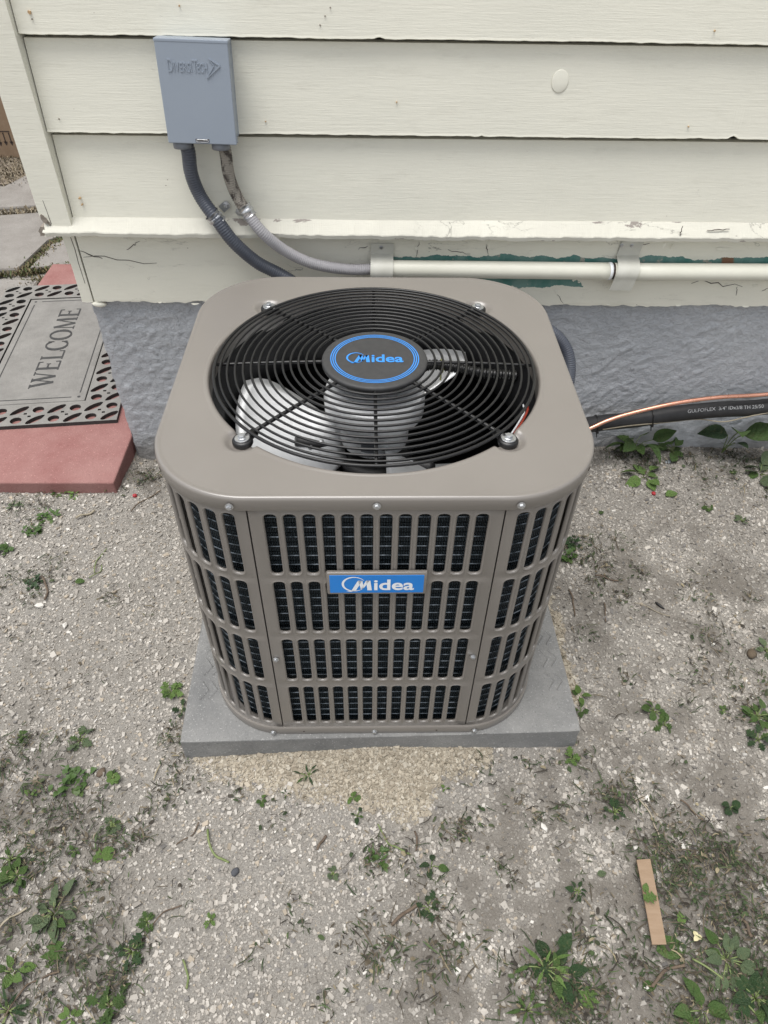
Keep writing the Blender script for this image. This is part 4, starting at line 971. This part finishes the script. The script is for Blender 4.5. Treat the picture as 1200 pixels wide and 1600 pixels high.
tag(obj('copper_line', tube(resample(spline(l2, 20), .008), .0050, 12), M_copper, None, True), 'bare copper tube running on top of the black insulated line', 'pipe')
for xx, lb in ((.70, 'black zip tie round the lines near the printed lettering'), (.555, 'black zip tie round the lines beside the condenser')):
    c = on_line(xx); vf = torus(LR + .0012, 0, .0016, 28, 5); vf = ([(a * 1.0, b, c2_) for a, b, c2_ in vf[0]], vf[1])
    t = tag(obj('zip_tie', vf, M_tie, None, True, loc=tuple(c), rot=(0, R(90 - 6), 0)), lb, 'zip tie', 'zip ties on the refrigerant lines')
    obj('tie_head', box(-.004, .004, -.003, .003, -.0025, .0035, .0006, 1), M_tie, t, loc=(.012, -LR + .002, 0)); obj('tie_tail', tube([(LR * .75, -LR * .6, 0), (LR + .012, -LR * .72, .002)], .0014, 5), M_tie, t)
wr = [(0.5693, -0.0900, 0.1380), (0.6392, -0.0780, 0.1407), (0.7293, -0.0660, 0.1415), (0.8077, -0.0620, 0.1484), (0.8688, -0.0700, 0.1468), (0.9192, -0.0700, 0.1605), (0.9704, -0.0680, 0.1725), (1.2, -.06, .22)]
tag(obj('control_wire', tube(resample(spline(wr, 10), .008), .0016, 6), M_pale, None, True), 'thin pale control wire sagging under the black insulated line', 'wire')

# ================================================================== weeds, clippings and litter
def leaf_vf(shape, fold=.25, curl=.3, n=6):
    V = []; F = []
    for i in range(n + 1):
        t = i / n
        if shape == 'ovate': w = .36 * math.sin(PI * t ** .75) * (1 + .10 * math.sin(t * 40))
        elif shape == 'round': w = .46 * math.sqrt(max(0, math.sin(PI * min(1, t * .97 + .02)))) * (1 + .05 * math.sin(t * 30))
        elif shape == 'lobed': w = .34 * math.sin(PI * t ** .8) * (1 + .45 * (1 if i % 2 else -1))
        else: w = .12 * math.sin(PI * t ** .7)
        w = max(w, .008)
        z = -curl * t * t + .12 * t
        V += [(t, -w, z + w * fold), (t, 0, z), (t, w, z + w * fold)]
    for i in range(n):
        a = i * 3; F += [(a, a + 3, a + 4, a + 1), (a + 1, a + 4, a + 5, a + 2)]
    return V, F
LEAF = {}
for shp in ('ovate', 'round', 'lobed', 'narrow'):
    for mi in range(4):
        LEAF[shp, mi] = [mesh('leaf', *leaf_vf(shp, random.uniform(.1, .45), random.uniform(.1, .5), 7), M_lf[mi], True) for _ in range(3)]
def leaf(parent, p, length, az, pitch, roll, shape, mi, name='leaf'):
    return add(name, random.choice(LEAF[shape, mi]), parent, loc=p, rot=(roll, -pitch, az), scale=(length, length * random.uniform(.85, 1.15), length))
def weed(xy, label, nl, ll, shape='ovate', mi=0, spread=.6, up=.35, stems=True, cat='weed', group='weeds growing in the gravel', h0=.0):
    z = float(gz(*xy)); e = tag(empty('weed', (xy[0], xy[1], z)), label, cat, group)
    nl = int(nl * 1.45 + .5); ll = ll * .76 if cat == 'weed' else ll * .9
    for k in range(nl):
        az = 2 * PI * k / nl + random.uniform(-.5, .5); l = ll * random.uniform(.65, 1.15); d = l * spread * random.uniform(.2, 1.0)
        p = (d * math.cos(az), d * math.sin(az), h0 + .004 + l * up * random.uniform(.1, .9))
        leaf(e, p, l, az + random.uniform(-.4, .4), random.uniform(-.3, .6), random.uniform(-.7, .7), shape, mi if random.random() < .75 else random.choice((0, mi)))
        if stems and d > .25 * ll: obj('stem', tube([(0, 0, -.002), (p[0] * .5, p[1] * .5, p[2] * .8), p], .0009, 5), M_stem, e, True)
    return e
def tuft(xy, label, n, ll, mi=0, wide=.02, cat='weed'):      # fine feathery weed: tiny leaves joined as one foliage part
    z = float(gz(*xy)); e = tag(empty('weed', (xy[0], xy[1], z)), label, cat, 'weeds growing in the gravel'); parts = []
    for k in range(n):
        a = random.uniform(0, 2 * PI); d = wide * math.sqrt(random.random()); l = ll * random.uniform(.5, 1.2)
        M_ = Matrix.Translation((d * math.cos(a), d * math.sin(a), random.uniform(.001, ll * .6))) @ Matrix.Rotation(random.uniform(0, 2 * PI), 4, 'Z') @ Matrix.Rotation(random.uniform(-.9, .2), 4, 'Y') @ Matrix.Scale(l, 4)
        parts.append(xf(leaf_vf(random.choice(('ovate', 'narrow', 'lobed')), .3, .3, 4), M_))
    kind(obj('foliage', join(*parts), M_lf[mi], e, True), 'stuff'); return e
def twig(a, b, label, r=.0012, m=M_twig, bend=.15, lift=.004, name='twig', cat='twig'):
    a = np.array(a); b = np.array(b); L = np.linalg.norm(b - a); t = np.linspace(0, 1, 7); n = np.array((-(b - a)[1], (b - a)[0])) * bend
    P_ = []
    for s in t: q = a + (b - a) * s + n * math.sin(PI * s) * random.uniform(.7, 1.1); P_.append((q[0], q[1], float(gz(*q)) + lift + r + .003 * math.sin(7 * s)))
    return tag(obj(name, tube(resample(spline(P_, 4), .004), r * np.linspace(1.2, .6, max(2, int(L / .004)))[0], 6), m, None, True), label, cat, 'twigs and stalks on the gravel')

# broad-leaved plants at the foot of the wall
weed((0.691, -0.023), 'leafy green plant at the wall foot just right of the condenser', 9, .060, 'ovate', 0, .75, .9, True, 'plant', 'plants at the wall foot')
weed((0.704, -0.114), 'bright green low plant in front of the leafy one beside the condenser', 5, .046, 'ovate', 1, .6, .4, True, 'plant', 'plants at the wall foot')
weed((0.798, -0.023), 'small round-leaved plant under the zip tied line', 6, .034, 'round', 0, .7, .6, True, 'plant', 'plants at the wall foot')
def bigplant(xy, label, specs, mi=2):
    z = float(gz(*xy)); e = tag(empty('plant', (xy[0], xy[1], z)), label, 'plant', 'plants at the wall foot')
    for (dx, dy, dz, l, az, pt, shp, m_) in specs:
        leaf(e, (dx, dy, dz), l, az, pt, random.uniform(-.2, .2), shp, m_); obj('stem', tube(spline([(0, 0, 0), (dx * .5, dy * .5, dz * .7), (dx, dy, dz)], 4), .0013, 6), M_stem, e, True)
bigplant((0.930, -0.023), 'broad-leaved plant with three large leaves under the lettered line', [(-.016, -.018, .075, .070, R(168), .1, 'ovate', 2), (.004, -.022, .085, .072, R(-112), .75, 'ovate', 0), (.026, -.018, .078, .075, R(-25), .25, 'round', 0), (-.010, -.024, .045, .05, R(-125), .6, 'ovate', 0), (.010, -.02, .05, .045, R(-70), .6, 'ovate', 2)])
bigplant((1.016, 0.010), 'dark leaf rising behind the copper tube against the stucco', [(-.004, .006, .205, .034, R(150), -.2, 'ovate', 2), (.004, .006, .21, .03, R(30), .2, 'ovate', 2)])
weed((1.003, -0.100), 'grey green leafy plant at the right photo edge near the wall', 6, .05, 'ovate', 3, .6, .5, True, 'plant', 'plants at the wall foot')
weed((0.930, -0.100), 'small dark sprig right of the fallen pale leaf by the wall', 4, .016, 'ovate', 0)
leaf_ = lambda xy, label, l, az, shape, mi, z=.004: tag(add('fallen_leaf', random.choice(LEAF[shape, mi]), None, loc=(xy[0], xy[1], float(gz(*xy)) + z), rot=(random.uniform(-.15, .15), random.uniform(-.1, .1), az), scale=l), label, 'leaf', 'loose leaves on the ground')
leaf_((0.736, -0.181), 'pale green leaf lying flat beside the right red berry', .036, R(20), 'ovate', 1)
leaf_((0.557, -0.249), 'small green leaf lying on gravel right of the condenser lid', .018, R(70), 'ovate', 0)
weed((0.829, -0.227), 'small weed with two leaf pairs right of the red berry', 5, .016, 'ovate', 0)
weed((0.894, -0.269), 'drab weed near the right photo edge below the wall plants', 5, .018, 'ovate', 3)
tuft((0.468, -0.341), 'feathery weed against the right side of the condenser', 26, .016, 2, .018)
tuft((0.447, -0.385), 'bright grassy weed low against the right side of the condenser', 22, .016, 0, .016)
weed((0.399, -0.737), 'light green leaf sprig touching the right edge of the pad', 3, .024, 'ovate', 1, .4)
weed((0.396, -0.769), 'two leaf weed beside the pad right edge, nearer its front corner', 3, .022, 'ovate', 0, .6)
weed((0.359, -0.862), 'bright green weed in front of the pad right corner', 6, .018, 'lobed', 1, .6)
weed((0.533, -0.770), 'pair of round leaf weeds on open gravel right of the pad', 5, .022, 'round', 0, .8)
weed((0.541, -0.799), 'lobed weed just below the round leaf pair right of the pad', 4, .018, 'lobed', 0, .7)
weed((0.719, -0.785), 'large green weed clump at the right photo edge beside the pad height', 9, .030, 'ovate', 0, .9, .5)
weed((0.703, -0.831), 'dark weed clump under the large green one at the right edge', 6, .026, 'lobed', 2, .8, .4)
weed((0.796, -0.638), 'grey leaf weed at the right edge with brown crumbs beside it', 4, .028, 'ovate', 3, .6)
weed((0.660, -0.775), 'tiny sprig between the round leaf pair and the right edge clump', 4, .012, 'lobed', 0)
# left of the condenser
weed((-0.637, -0.148), 'weed with round leaves at the corner of the red step', 5, .018, 'round', 1, .8, .9)
tuft((-0.766, -0.155), 'feathery weed along the front of the red step', 30, .012, 0, .030)
tuft((-0.723, -0.176), 'small bright tuft right of the feathery weed by the step', 16, .011, 1, .012)
tuft((-0.757, -0.247), 'feathery green clump on gravel below the step, upper of two', 34, .013, 0, .022)
tuft((-0.776, -0.301), 'feathery green clump on gravel below the step, lower of two', 34, .013, 0, .020)
tuft((-0.849, -0.211), 'olive tuft at the left edge below the red step', 18, .012, 3, .014)
tuft((-0.815, -0.361), 'grassy weed at the left photo edge above the pale stone', 26, .014, 0, .018)
tuft((-0.721, -0.455), 'dark green tuft with a brown twig left of the condenser', 30, .013, 2, .018)
leaf_((-0.631, -0.455), 'narrow green leaf lying left of the condenser beside dry blades', .022, R(10), 'ovate', 0)
weed((-0.372, -0.723), 'bright green lobed weed against the left edge of the pad', 8, .022, 'lobed', 1, .9, .5)
weed((-0.346, -0.758), 'darker leaf weed between the bright lobed weed and the pad', 3, .020, 'lobed', 2, .6)
weed((-0.515, -0.818), 'flat dull green weed left of the pad front corner', 6, .026, 'lobed', 3, .7, .2)
weed((-0.619, -0.809), 'small weed at the left edge above the dense weed patch', 5, .014, 'lobed', 0)
tuft((-0.507, -0.895), 'grassy green tuft spread beside a brown chip, lower left', 40, .016, 0, .030)
weed((-0.437, -0.889), 'bright little weed right of the grassy tuft near the pad', 6, .016, 'round', 1, .9)
weed((-0.568, -0.915), 'small pale sprout in the lower left gravel', 4, .014, 'ovate', 1)
weed((-0.419, -0.969), 'tangled dull weed in gravel left of the tan spill', 8, .016, 'lobed', 3, .8)
weed((-0.425, -1.015), 'single yellow green leaf on gravel, lower left', 2, .024, 'round', 1, .2)
weed((-0.469, -1.009), 'small lobed sprout left of the yellow green leaf', 5, .014, 'lobed', 0)
weed((-0.543, -1.046), 'wide green weed at the left edge in the lower half', 10, .026, 'ovate', 0, .9, .4)
weed((-0.563, -1.022), 'thin leaved weed above the wide weed at the left edge', 7, .02, 'narrow', 0, .8, .5)
e = weed((-0.472, -1.099), 'uprooted leafy stalk lying on bare soil, lower left', 10, .034, 'ovate', 3, 1.0, .25)
leaf_((-0.458, -1.135), 'large toothed green leaf lying below the uprooted stalk', .042, R(-75), 'lobed', 0)
weed((-0.505, -1.174), 'bright leaf weed at the left edge under the toothed leaf', 5, .028, 'ovate', 1, .7)
weed((-0.345, -1.149), 'dark green lobed weed, lower left between two twigs', 8, .022, 'lobed', 2, .8, .4)
weed((-0.331, -1.111), 'small green weed with a twig stretching right, lower left', 6, .016, 'lobed', 0, .8)
weed((-0.360, -1.216), 'dense green weed at the bottom edge, left quarter', 10, .024, 'lobed', 0, .9, .5)
weed((-0.408, -1.228), 'pale sprout at the bottom edge left of the dense weed', 4, .02, 'ovate', 1)
weed((-0.495, -1.220), 'dark grass weed in the bottom left corner', 9, .026, 'narrow', 2, .9, .6)
# middle
weed((-0.104, -0.890), 'dark green sprig lying on the tan spill', 5, .022, 'narrow', 2, .9, .3)
weed((-0.179, -0.932), 'tiny light leaf sprig at the lower left of the tan spill', 3, .011, 'round', 1)
weed((-0.139, -0.922), 'tiny dark sprig at the lower edge of the tan spill', 3, .012, 'narrow', 2)
weed((-0.027, -0.930), 'small bright sprout at the lower edge of the tan spill', 4, .012, 'round', 1)
weed((-0.019, -0.959), 'small dull leaf pair just below the tan spill', 3, .015, 'ovate', 2)
tuft((0.012, -1.024), 'green tuft with dry grass below the tip of the tan spill', 22, .014, 0, .014)
weed((-0.056, -1.048), 'olive little weed left of the dry grass tuft', 4, .012, 'round', 3)
weed((0.099, -1.037), 'dark leaf sprig with a thin stem right of the dry grass tuft', 3, .022, 'ovate', 2, .6)
weed((0.089, -1.097), 'dark weed at the end of the black twig', 5, .020, 'lobed', 2, .7)
weed((-0.236, -1.112), 'little green sprout left of the middle, lower half', 4, .013, 'lobed', 1)
weed((0.131, -0.913), 'green shoot tip at the right end of the tan spill', 2, .010, 'ovate', 1)
# lower right
weed((0.268, -1.185), 'dark sprawling weed with long leaves, lower right of middle', 10, .034, 'ovate', 2, 1.0, .35)
weed((0.252, -1.180), 'pale stemmed narrow leaves crossing the dark sprawling weed', 6, .036, 'narrow', 1, .9, .5)
leaf_((0.299, -1.229), 'crumpled light green leaf near the bottom edge right of middle', .034, R(60), 'lobed', 1)
weed((0.218, -1.230), 'narrow green blades at the bottom edge right of middle', 6, .028, 'narrow', 0, .8, .7)
weed((0.323, -1.077), 'dark leaf sprig left of the cardboard strip', 5, .018, 'ovate', 2, .8)
weed((0.412, -0.955), 'drab matted sprig above the cardboard strip', 6, .018, 'lobed', 2, .9)
leaf_((0.360, -1.053), 'dull green leaf left of the upper end of the cardboard strip', .016, R(10), 'ovate', 3)
leaf_((0.421, -1.160), 'large veined green leaf touching the lower end of the cardboard strip', .050, R(8), 'ovate', 0)
leaf_((0.469, -1.128), 'small green leaf standing right of the cardboard strip', .020, R(85), 'ovate', 1)
leaf_((0.387, -1.206), 'small leaf below the large veined leaf beside a white stone', .022, R(10), 'ovate', 0)
weed((0.521, -1.172), 'loose heap of dull leaves in the lower right corner', 12, .030, 'ovate', 3, 1.1, .3)
weed((0.465, -1.233), 'broad green leaf weed at the bottom edge, right quarter', 6, .034, 'ovate', 0, .8, .3)
weed((0.545, -1.219), 'dark leafy heap in the bottom right corner', 10, .032, 'ovate', 2, 1.0, .4)
weed((0.607, -0.954), 'small sprout in dark soil at the right edge', 4, .018, 'round', 2)

# twigs, stalks and small litter
twig((0.034, -1.122)[:2], (0.077, -1.094), 'black twig below the tan spill', .0022, M_twig, .05)
twig((-0.322, -1.118), (-0.283, -1.091), 'thin grey twig reaching right from the small weed', .0009)
twig((-0.262, -0.979), (-0.220, -1.031), 'green curved stem on gravel left of the tan spill', .0016, M_stem, -.18)
twig((-0.309, -1.001), (-0.278, -0.967), 'thin brown twig left of the green curved stem', .0009, M_twig, -.15)
twig((0.527, -0.939), (0.553, -0.974), 'straight brown twig above and right of the cardboard strip', .0012, M_twig, .03)
twig((0.458, -0.936), (0.474, -1.000), 'long pale stalk above the cardboard strip', .0010, M_pale, .1)
twig((0.400, -1.205), (0.456, -1.179), 'crooked brown twig beside the white stone, lower right', .0020, M_twig, .12)
twig((0.515, -1.144), (0.557, -1.177), 'forked pale twig in the lower right clippings', .0012, M_pale, .08)
twig((0.564, -1.122), (0.567, -1.144), 'short thick brown twig at the right edge', .0022, M_twig, .1)
twig((0.274, -1.212), (0.292, -1.231), 'reddish brown stalk beside the crumpled leaf', .0018, M_twig, -.1)
twig((0.470, -1.171), (0.542, -1.249), 'long light green stalk crossing the bottom right corner', .0013, M_stem, .1)
twig((0.497, -0.442), (0.544, -0.460), 'brown twig on gravel right of the condenser', .0014, M_twig, .05)
twig((0.499, -0.518), (0.490, -0.568), 'short upright looking twig right of the pad', .0012, M_twig, .02)
twig((0.431, -0.483), (0.429, -0.552), 'dark twig close to the tan strip beside the pad', .0014, M_twig, .06)
twig((0.564, -0.519), (0.628, -0.556), 'thin straw lying beside the black rubber scrap', .0007, M_pale, .03)
twig((-0.686, -0.260), (-0.648, -0.236), 'pale wood splinter on the gravel below the red step', .0022, M_pale, .02)
twig((-0.565, -0.234), (-0.508, -0.166), 'dark twig between the step and the condenser', .0013, M_twig, .08)
twig((-0.708, -0.437), (-0.678, -0.504), 'grey brown twig beside the dark green tuft', .0018, M_twig, .1)
twig((-0.597, -0.428), (-0.588, -0.358), 'dry grass blade arching left of the condenser', .0010, M_stem, .15)
twig((-0.604, -0.443), (-0.587, -0.406), 'shorter grass blade under the arching one', .0010, M_stem, -.2)
twig((-0.875, -0.148), (-0.911, -0.124), 'straw scrap at the left edge by the step', .0012, M_pale, .05)
twig((-0.082, -1.013), (-0.069, -0.992), 'rusty brown twig below the tan spill', .0018, M_twig, .08)
twig((-0.268, -1.162), (-0.256, -1.197), 'thin dark stem in pale gravel near the bottom edge', .0013, M_stem, .1)
twig((0.065, -1.020), (0.015, -0.974), 'thin green stem at the tip of the tan spill', .0011, M_stem, .15)
twig((0.075, -0.985), (0.076, -1.015), 'dark stem right of the tip of the tan spill', .0014, M_twig, .1)
twig((-0.545, -1.119), (-0.513, -1.092), 'straw coloured stalk at the left edge, lower half', .0014, M_pale, .1)
twig((-0.497, -1.227), (-0.439, -1.175), 'thin brown root in the bottom left corner', .0012, M_twig, .2)
# cardboard strip
q0, q1, q2, q3 = [np.array(t) for t in ((0.424, -1.036), (0.446, -1.035), (0.435, -1.154), (0.414, -1.154))]
bmv = []; nn = 8
for i in range(nn + 1):
    t = i / nn; a = q0 + (q3 - q0) * t; b = q1 + (q2 - q1) * t; zz = .0085 + .002 * math.sin(t * 2.6)
    bmv += [(*a, zz), (*b, zz), (*b, zz + .0028), (*a, zz + .0028)]
bf = [(0, 1, 2, 3), tuple(nn * 4 + k for k in (3, 2, 1, 0))] + [(i * 4 + k, (i + 1) * 4 + k, (i + 1) * 4 + (k + 1) % 4, i * 4 + (k + 1) % 4) for i in range(nn) for k in range(4)]
tag(obj('cardboard_strip', (bmv, bf), M_card), 'narrow brown cardboard strip lying on the gravel', 'cardboard')
leaf_((0.416, -1.096), 'lobed green leaf lying across the cardboard strip', .024, R(15), 'lobed', 1, .021)
leaf_((0.421, -1.085), 'bright leaf tip propped on the left edge of the cardboard strip', .016, R(60), 'ovate', 1, .020)
M_berry = simple('red_berry_skin', (.38, .03, .035), (.30, .02, .03), sc=60, rough=.4); M_petal = simple('yellow_petal', (.52, .47, .27), sc=60, rough=.6); M_rubber = simple('rubber_scrap', (.012, .012, .012), sc=60, rough=.5)
M_stone = simple('white_stone', (.58, .555, .51), (.46, .44, .40), sc=80, rough=.8, bs=200, bst=.4)
def blob(name, xy, s, m, label, cat, group=None, sq=(1, 1, .8), seed=0):
    bm = bmesh.new(); bmesh.ops.create_icosphere(bm, subdivisions=1 if name == 'stone' else 2, radius=1)
    for w in bm.verts: w.co *= 1 + (.45 if name == 'stone' else .22) * float(vn(w.co.x * 2 + seed, w.co.y * 2 + w.co.z * 3, seed))
    V = [(w.co.x * s * sq[0], w.co.y * s * sq[1], w.co.z * s * sq[2]) for w in bm.verts]; F = [tuple(w.index for w in f.verts) for f in bm.faces]; bm.free()
    o = obj(name, (V, F), m, None, name != 'stone', rot=(0, 0, seed * 1.7), loc=(xy[0], xy[1], float(gz(*xy)) + s * sq[2] * .7)); return tag(o, label, cat, group)
for xy, lb in (((-0.570, -0.176), 'red berry on gravel between the red step and condenser'), ((0.708, -0.172), 'red berry on gravel below the plants at the wall')):
    b = blob('berry', xy, .0055, M_berry, lb, 'berry', 'red berries', seed=3)
    for k in range(7): a = random.uniform(0, 2 * PI); obj('drupelet', lathe([(.0005, .0022), (.0018, .0012), (.0020, 0), (.0012, -.001)], 6), M_berry, b, True, loc=(.0042 * math.cos(a), .0042 * math.sin(a), .002 * random.uniform(-.5, 1.5)))
for i, (xy, s, lb) in enumerate((((-0.687, -0.517), .010, 'largest white stone, lying left under the dark green tuft'), ((-0.619, -0.567), .007, 'white stone pair member left of the condenser, upper'), ((-0.606, -0.583), .006, 'white stone pair member left of the condenser, lower'), ((0.508, -1.015), .0065, 'bright white stone above right of the cardboard strip'), ((0.394, -1.206), .006, 'bright white stone below the large veined leaf'), ((0.289, -0.979), .0075, 'white angular stone left of the cardboard strip top'), ((0.432, -1.012), .0050, 'small white stone just above the cardboard strip'), ((-0.592, -0.836), .006, 'white stone at the lower left beside small weeds'), ((-0.006, -1.181), .005, 'white chip near the bottom edge in the middle'), ((0.126, -1.181), .006, 'white stone left of the dark sprawling weed'), ((0.299, -1.132), .005, 'white stone left of the cardboard strip bottom'), ((0.696, -0.622), .006, 'buff stone on gravel far right of the pad'), ((0.652, -0.851), .005, 'white stone beside the dark weed clump at right'))):
    blob('stone', xy, s, M_stone, lb, 'stone', 'larger white stones', (1, .75, .6), seed=i + 11)
blob('rubber_scrap', (0.617, -0.524), .010, M_rubber, 'curved black rubber scrap on gravel right of the condenser', 'scrap', None, (1.2, .35, .35), 5)
blob('clod', (-0.209, -1.044), .007, simple('dark_clod', (.07, .072, .08), sc=60, rough=.9), 'dark grey clod at the end of the green stem', 'clod', None, (1, .8, .7), 6)
blob('clod', (0.763, -0.649), .012, simple('brown_clod', (.10, .075, .05), sc=60, rough=.9), 'brown clod of earth at the right edge by grey leaves', 'clod', None, (1, .8, .6), 8)
blob('wood_chip', (-0.462, -0.879), .009, M_twig, 'brown wood chip in the grassy tuft, lower left', 'wood chip', None, (.7, 1, .4), 9)
pt = tag(empty('petal', (*(0.485, -1.144), .006)), 'fallen yellow flower petal right of the cardboard strip', 'petal')
for k in range(3): obj('petal_leaf', leaf_vf('round', .3, .5, 5), M_petal, pt, True, loc=(0, 0, .002 * k), rot=(0, -.3, k * 1.9), scale=(.008,) * 3)
leaf_((0.810, -0.082), 'dry tan curled leaf by the wall under the lines', .014, R(70), 'ovate', 3)
blob('stone', (0.777, -0.059), .011, simple('blue_stone', (.22, .25, .28), (.34, .36, .38), sc=60, rough=.85), 'blue grey plaster chip at the wall foot under the lines', 'stone', None, (.6, 1, .35), 14)

# mown grass and shredded leaves scattered over the soil: far too many to count
PATCH = [((0.535, -1.172), .13, 900), ((0.600, -1.105), .10, 500), ((0.558, -1.030), .08, 420), ((0.483, -1.039), .06, 260), ((0.419, -0.925), .06, 200), ((0.539, -1.234), .08, 420), ((0.269, -1.192), .07, 420), ((0.288, -1.231), .06, 260), ((0.022, -1.157), .03, 90), ((0.013, -1.165), .03, 60), ((0.116, -1.150), .05, 110),
         ((0.014, -1.029), .018, 60), ((0.130, -0.986), .04, 90), ((0.395, -1.170), .07, 160), ((-0.495, -1.101), .10, 520), ((-0.574, -0.957), .07, 260), ((-0.613, -0.846), .06, 160), ((-0.455, -1.009), .06, 160), ((-0.366, -1.160), .06, 170), ((-0.425, -1.206), .09, 330), ((-0.425, -0.969), .04, 90), ((0.711, -0.044), .07, 300), ((0.914, -0.044), .09, 330), ((-0.563, -0.107), .04, 140), ((0.489, -0.361), .04, 160), ((-0.806, -0.166), .08, 120),
         ((0.526, -0.447), .06, 110), ((0.695, -0.578), .10, 150), ((0.704, -0.728), .08, 160), ((-0.331, -0.860), .05, 160), ((-0.724, -0.415), .08, 110), ((0.552, -0.609), .3, 220), ((-0.073, -1.123), .35, 330), ((-0.572, -0.602), .2, 130), ((0.183, -1.064), .12, 130), ((0.275, -0.934), .10, 110)]
V, F, C = [], [], []; n = 0
pal = np.array([(.032, .050, .020), (.052, .064, .030), (.085, .070, .048), (.14, .115, .075), (.23, .195, .125), (.042, .036, .028), (.060, .090, .034)]); pw = [.25, .17, .20, .09, .03, .21, .05]
for (c, r, k) in PATCH:
    kc = max(2, k // 11); cc = np.stack([rng.normal(c[0], r * .62, kc), rng.normal(c[1], r * .62, kc), rng.uniform(0, 2 * PI, kc), rng.uniform(.006, .022, kc)], 1)
    for _ in range(int(k * 1.25)):
        ci = cc[rng.integers(kc)]; x, y = rng.normal(ci[0], ci[3]), rng.normal(ci[1], ci[3])
        if abs(x - .018) < .34 and -.85 < y < -.15 or y > -.012 or (x < -.61 and y > -.17): continue
        L = rng.uniform(.004, .013) if rng.random() < .9 else rng.uniform(.015, .035); w = rng.uniform(.0006, .0014) if rng.random() < .9 else rng.uniform(.0016, .0040); 
        if w > .002: L = rng.uniform(.004, .011)
        a = ci[2] + rng.normal(0, .9); b = rng.normal(0, .6); z0 = float(0.002 + rng.uniform(0, .005)); col = pal[rng.choice(7, p=pw)] * rng.uniform(.7, 1.3)
        px, py = x, y
        for s in range(4):
            t = s / 3; ww = w * (1 - .6 * abs(2 * t - 1)); nx_, ny_ = -math.sin(a), math.cos(a); zc = z0 + .003 * math.sin(t * 3.1) * rng.uniform(-.2, 1.2)
            V += [(px + nx_ * ww, py + ny_ * ww, zc), (px - nx_ * ww, py - ny_ * ww, zc + rng.normal(0, .0006))]; C += [col, col]
            px += math.cos(a) * L / 3; py += math.sin(a) * L / 3; a += b / 3
        F += [(n + 2 * s, n + 2 * s + 1, n + 2 * s + 3, n + 2 * s + 2) for s in range(3)]; n += 8
V = np.array(V); V[:, 2] += gz(V[:, 0], V[:, 1]) + .001
kind(tag(add('grass_clippings', npmesh('grass_clippings', V, np.array(F), M_clip, True, np.array(C))), 'dark mown grass and shredded leaf litter scattered on the soil', 'clippings'), 'stuff')
# moss and grass in the paving joints
V, F, C = [], [], []; n = 0
def joint(a, b, w, k, cols):
    global n
    a = np.array(a); b = np.array(b)
    for _ in range(k):
        t = rng.random(); x, y = a + (b - a) * t + rng.normal(0, w, 2); L = rng.uniform(.010, .030); az = rng.uniform(0, 2 * PI); l = rng.uniform(.3, .9); col = cols[rng.integers(len(cols))] * rng.uniform(.7, 1.3); ww = .0022
        d = (math.cos(az), math.sin(az))
        V.extend([(x - d[1] * ww, y + d[0] * ww, -.002), (x + d[1] * ww, y - d[0] * ww, -.002), (x + d[0] * L * .5 + d[1] * ww, y + d[1] * L * .5 - d[0] * ww, L * l * .8), (x + d[0] * L * .5 - d[1] * ww, y + d[1] * L * .5 + d[0] * ww, L * l * .8)])
        C.extend([col] * 4); F.append((n, n + 1, n + 2, n + 3)); n += 4
gr = [np.array(c) for c in ((.09, .12, .045), (.13, .13, .06), (.20, .16, .09), (.15, .12, .08))]; br = [np.array(c) for c in ((.15, .12, .08), (.22, .18, .12), (.10, .085, .06), (.30, .26, .19))]
joint((-1.196, 1.304), (-1.247, 1.020), .018, 800, gr); joint((-1.242, 1.004), (-1.013, 1.092), .012, 500, gr); joint((-1.176, 0.945), (-1.207, 0.872), .02, 420, gr); joint((-1.453, 0.961), (-1.242, 1.004), .010, 260, gr)
joint((-1.767, 1.475), (-1.240, 1.622), .016, 700, br); joint((-1.958, 1.788), (-1.463, 2.174), .09, 2600, br); joint((-2.084, 2.068), (-1.505, 2.312), .10, 1600, br)
kind(tag(add('joint_grass', npmesh('joint_grass', np.array(V), np.array(F), M_clip, True, np.array(C))), 'short grass and dead leaves in the paving joints by the carton', 'grass'), 'stuff')
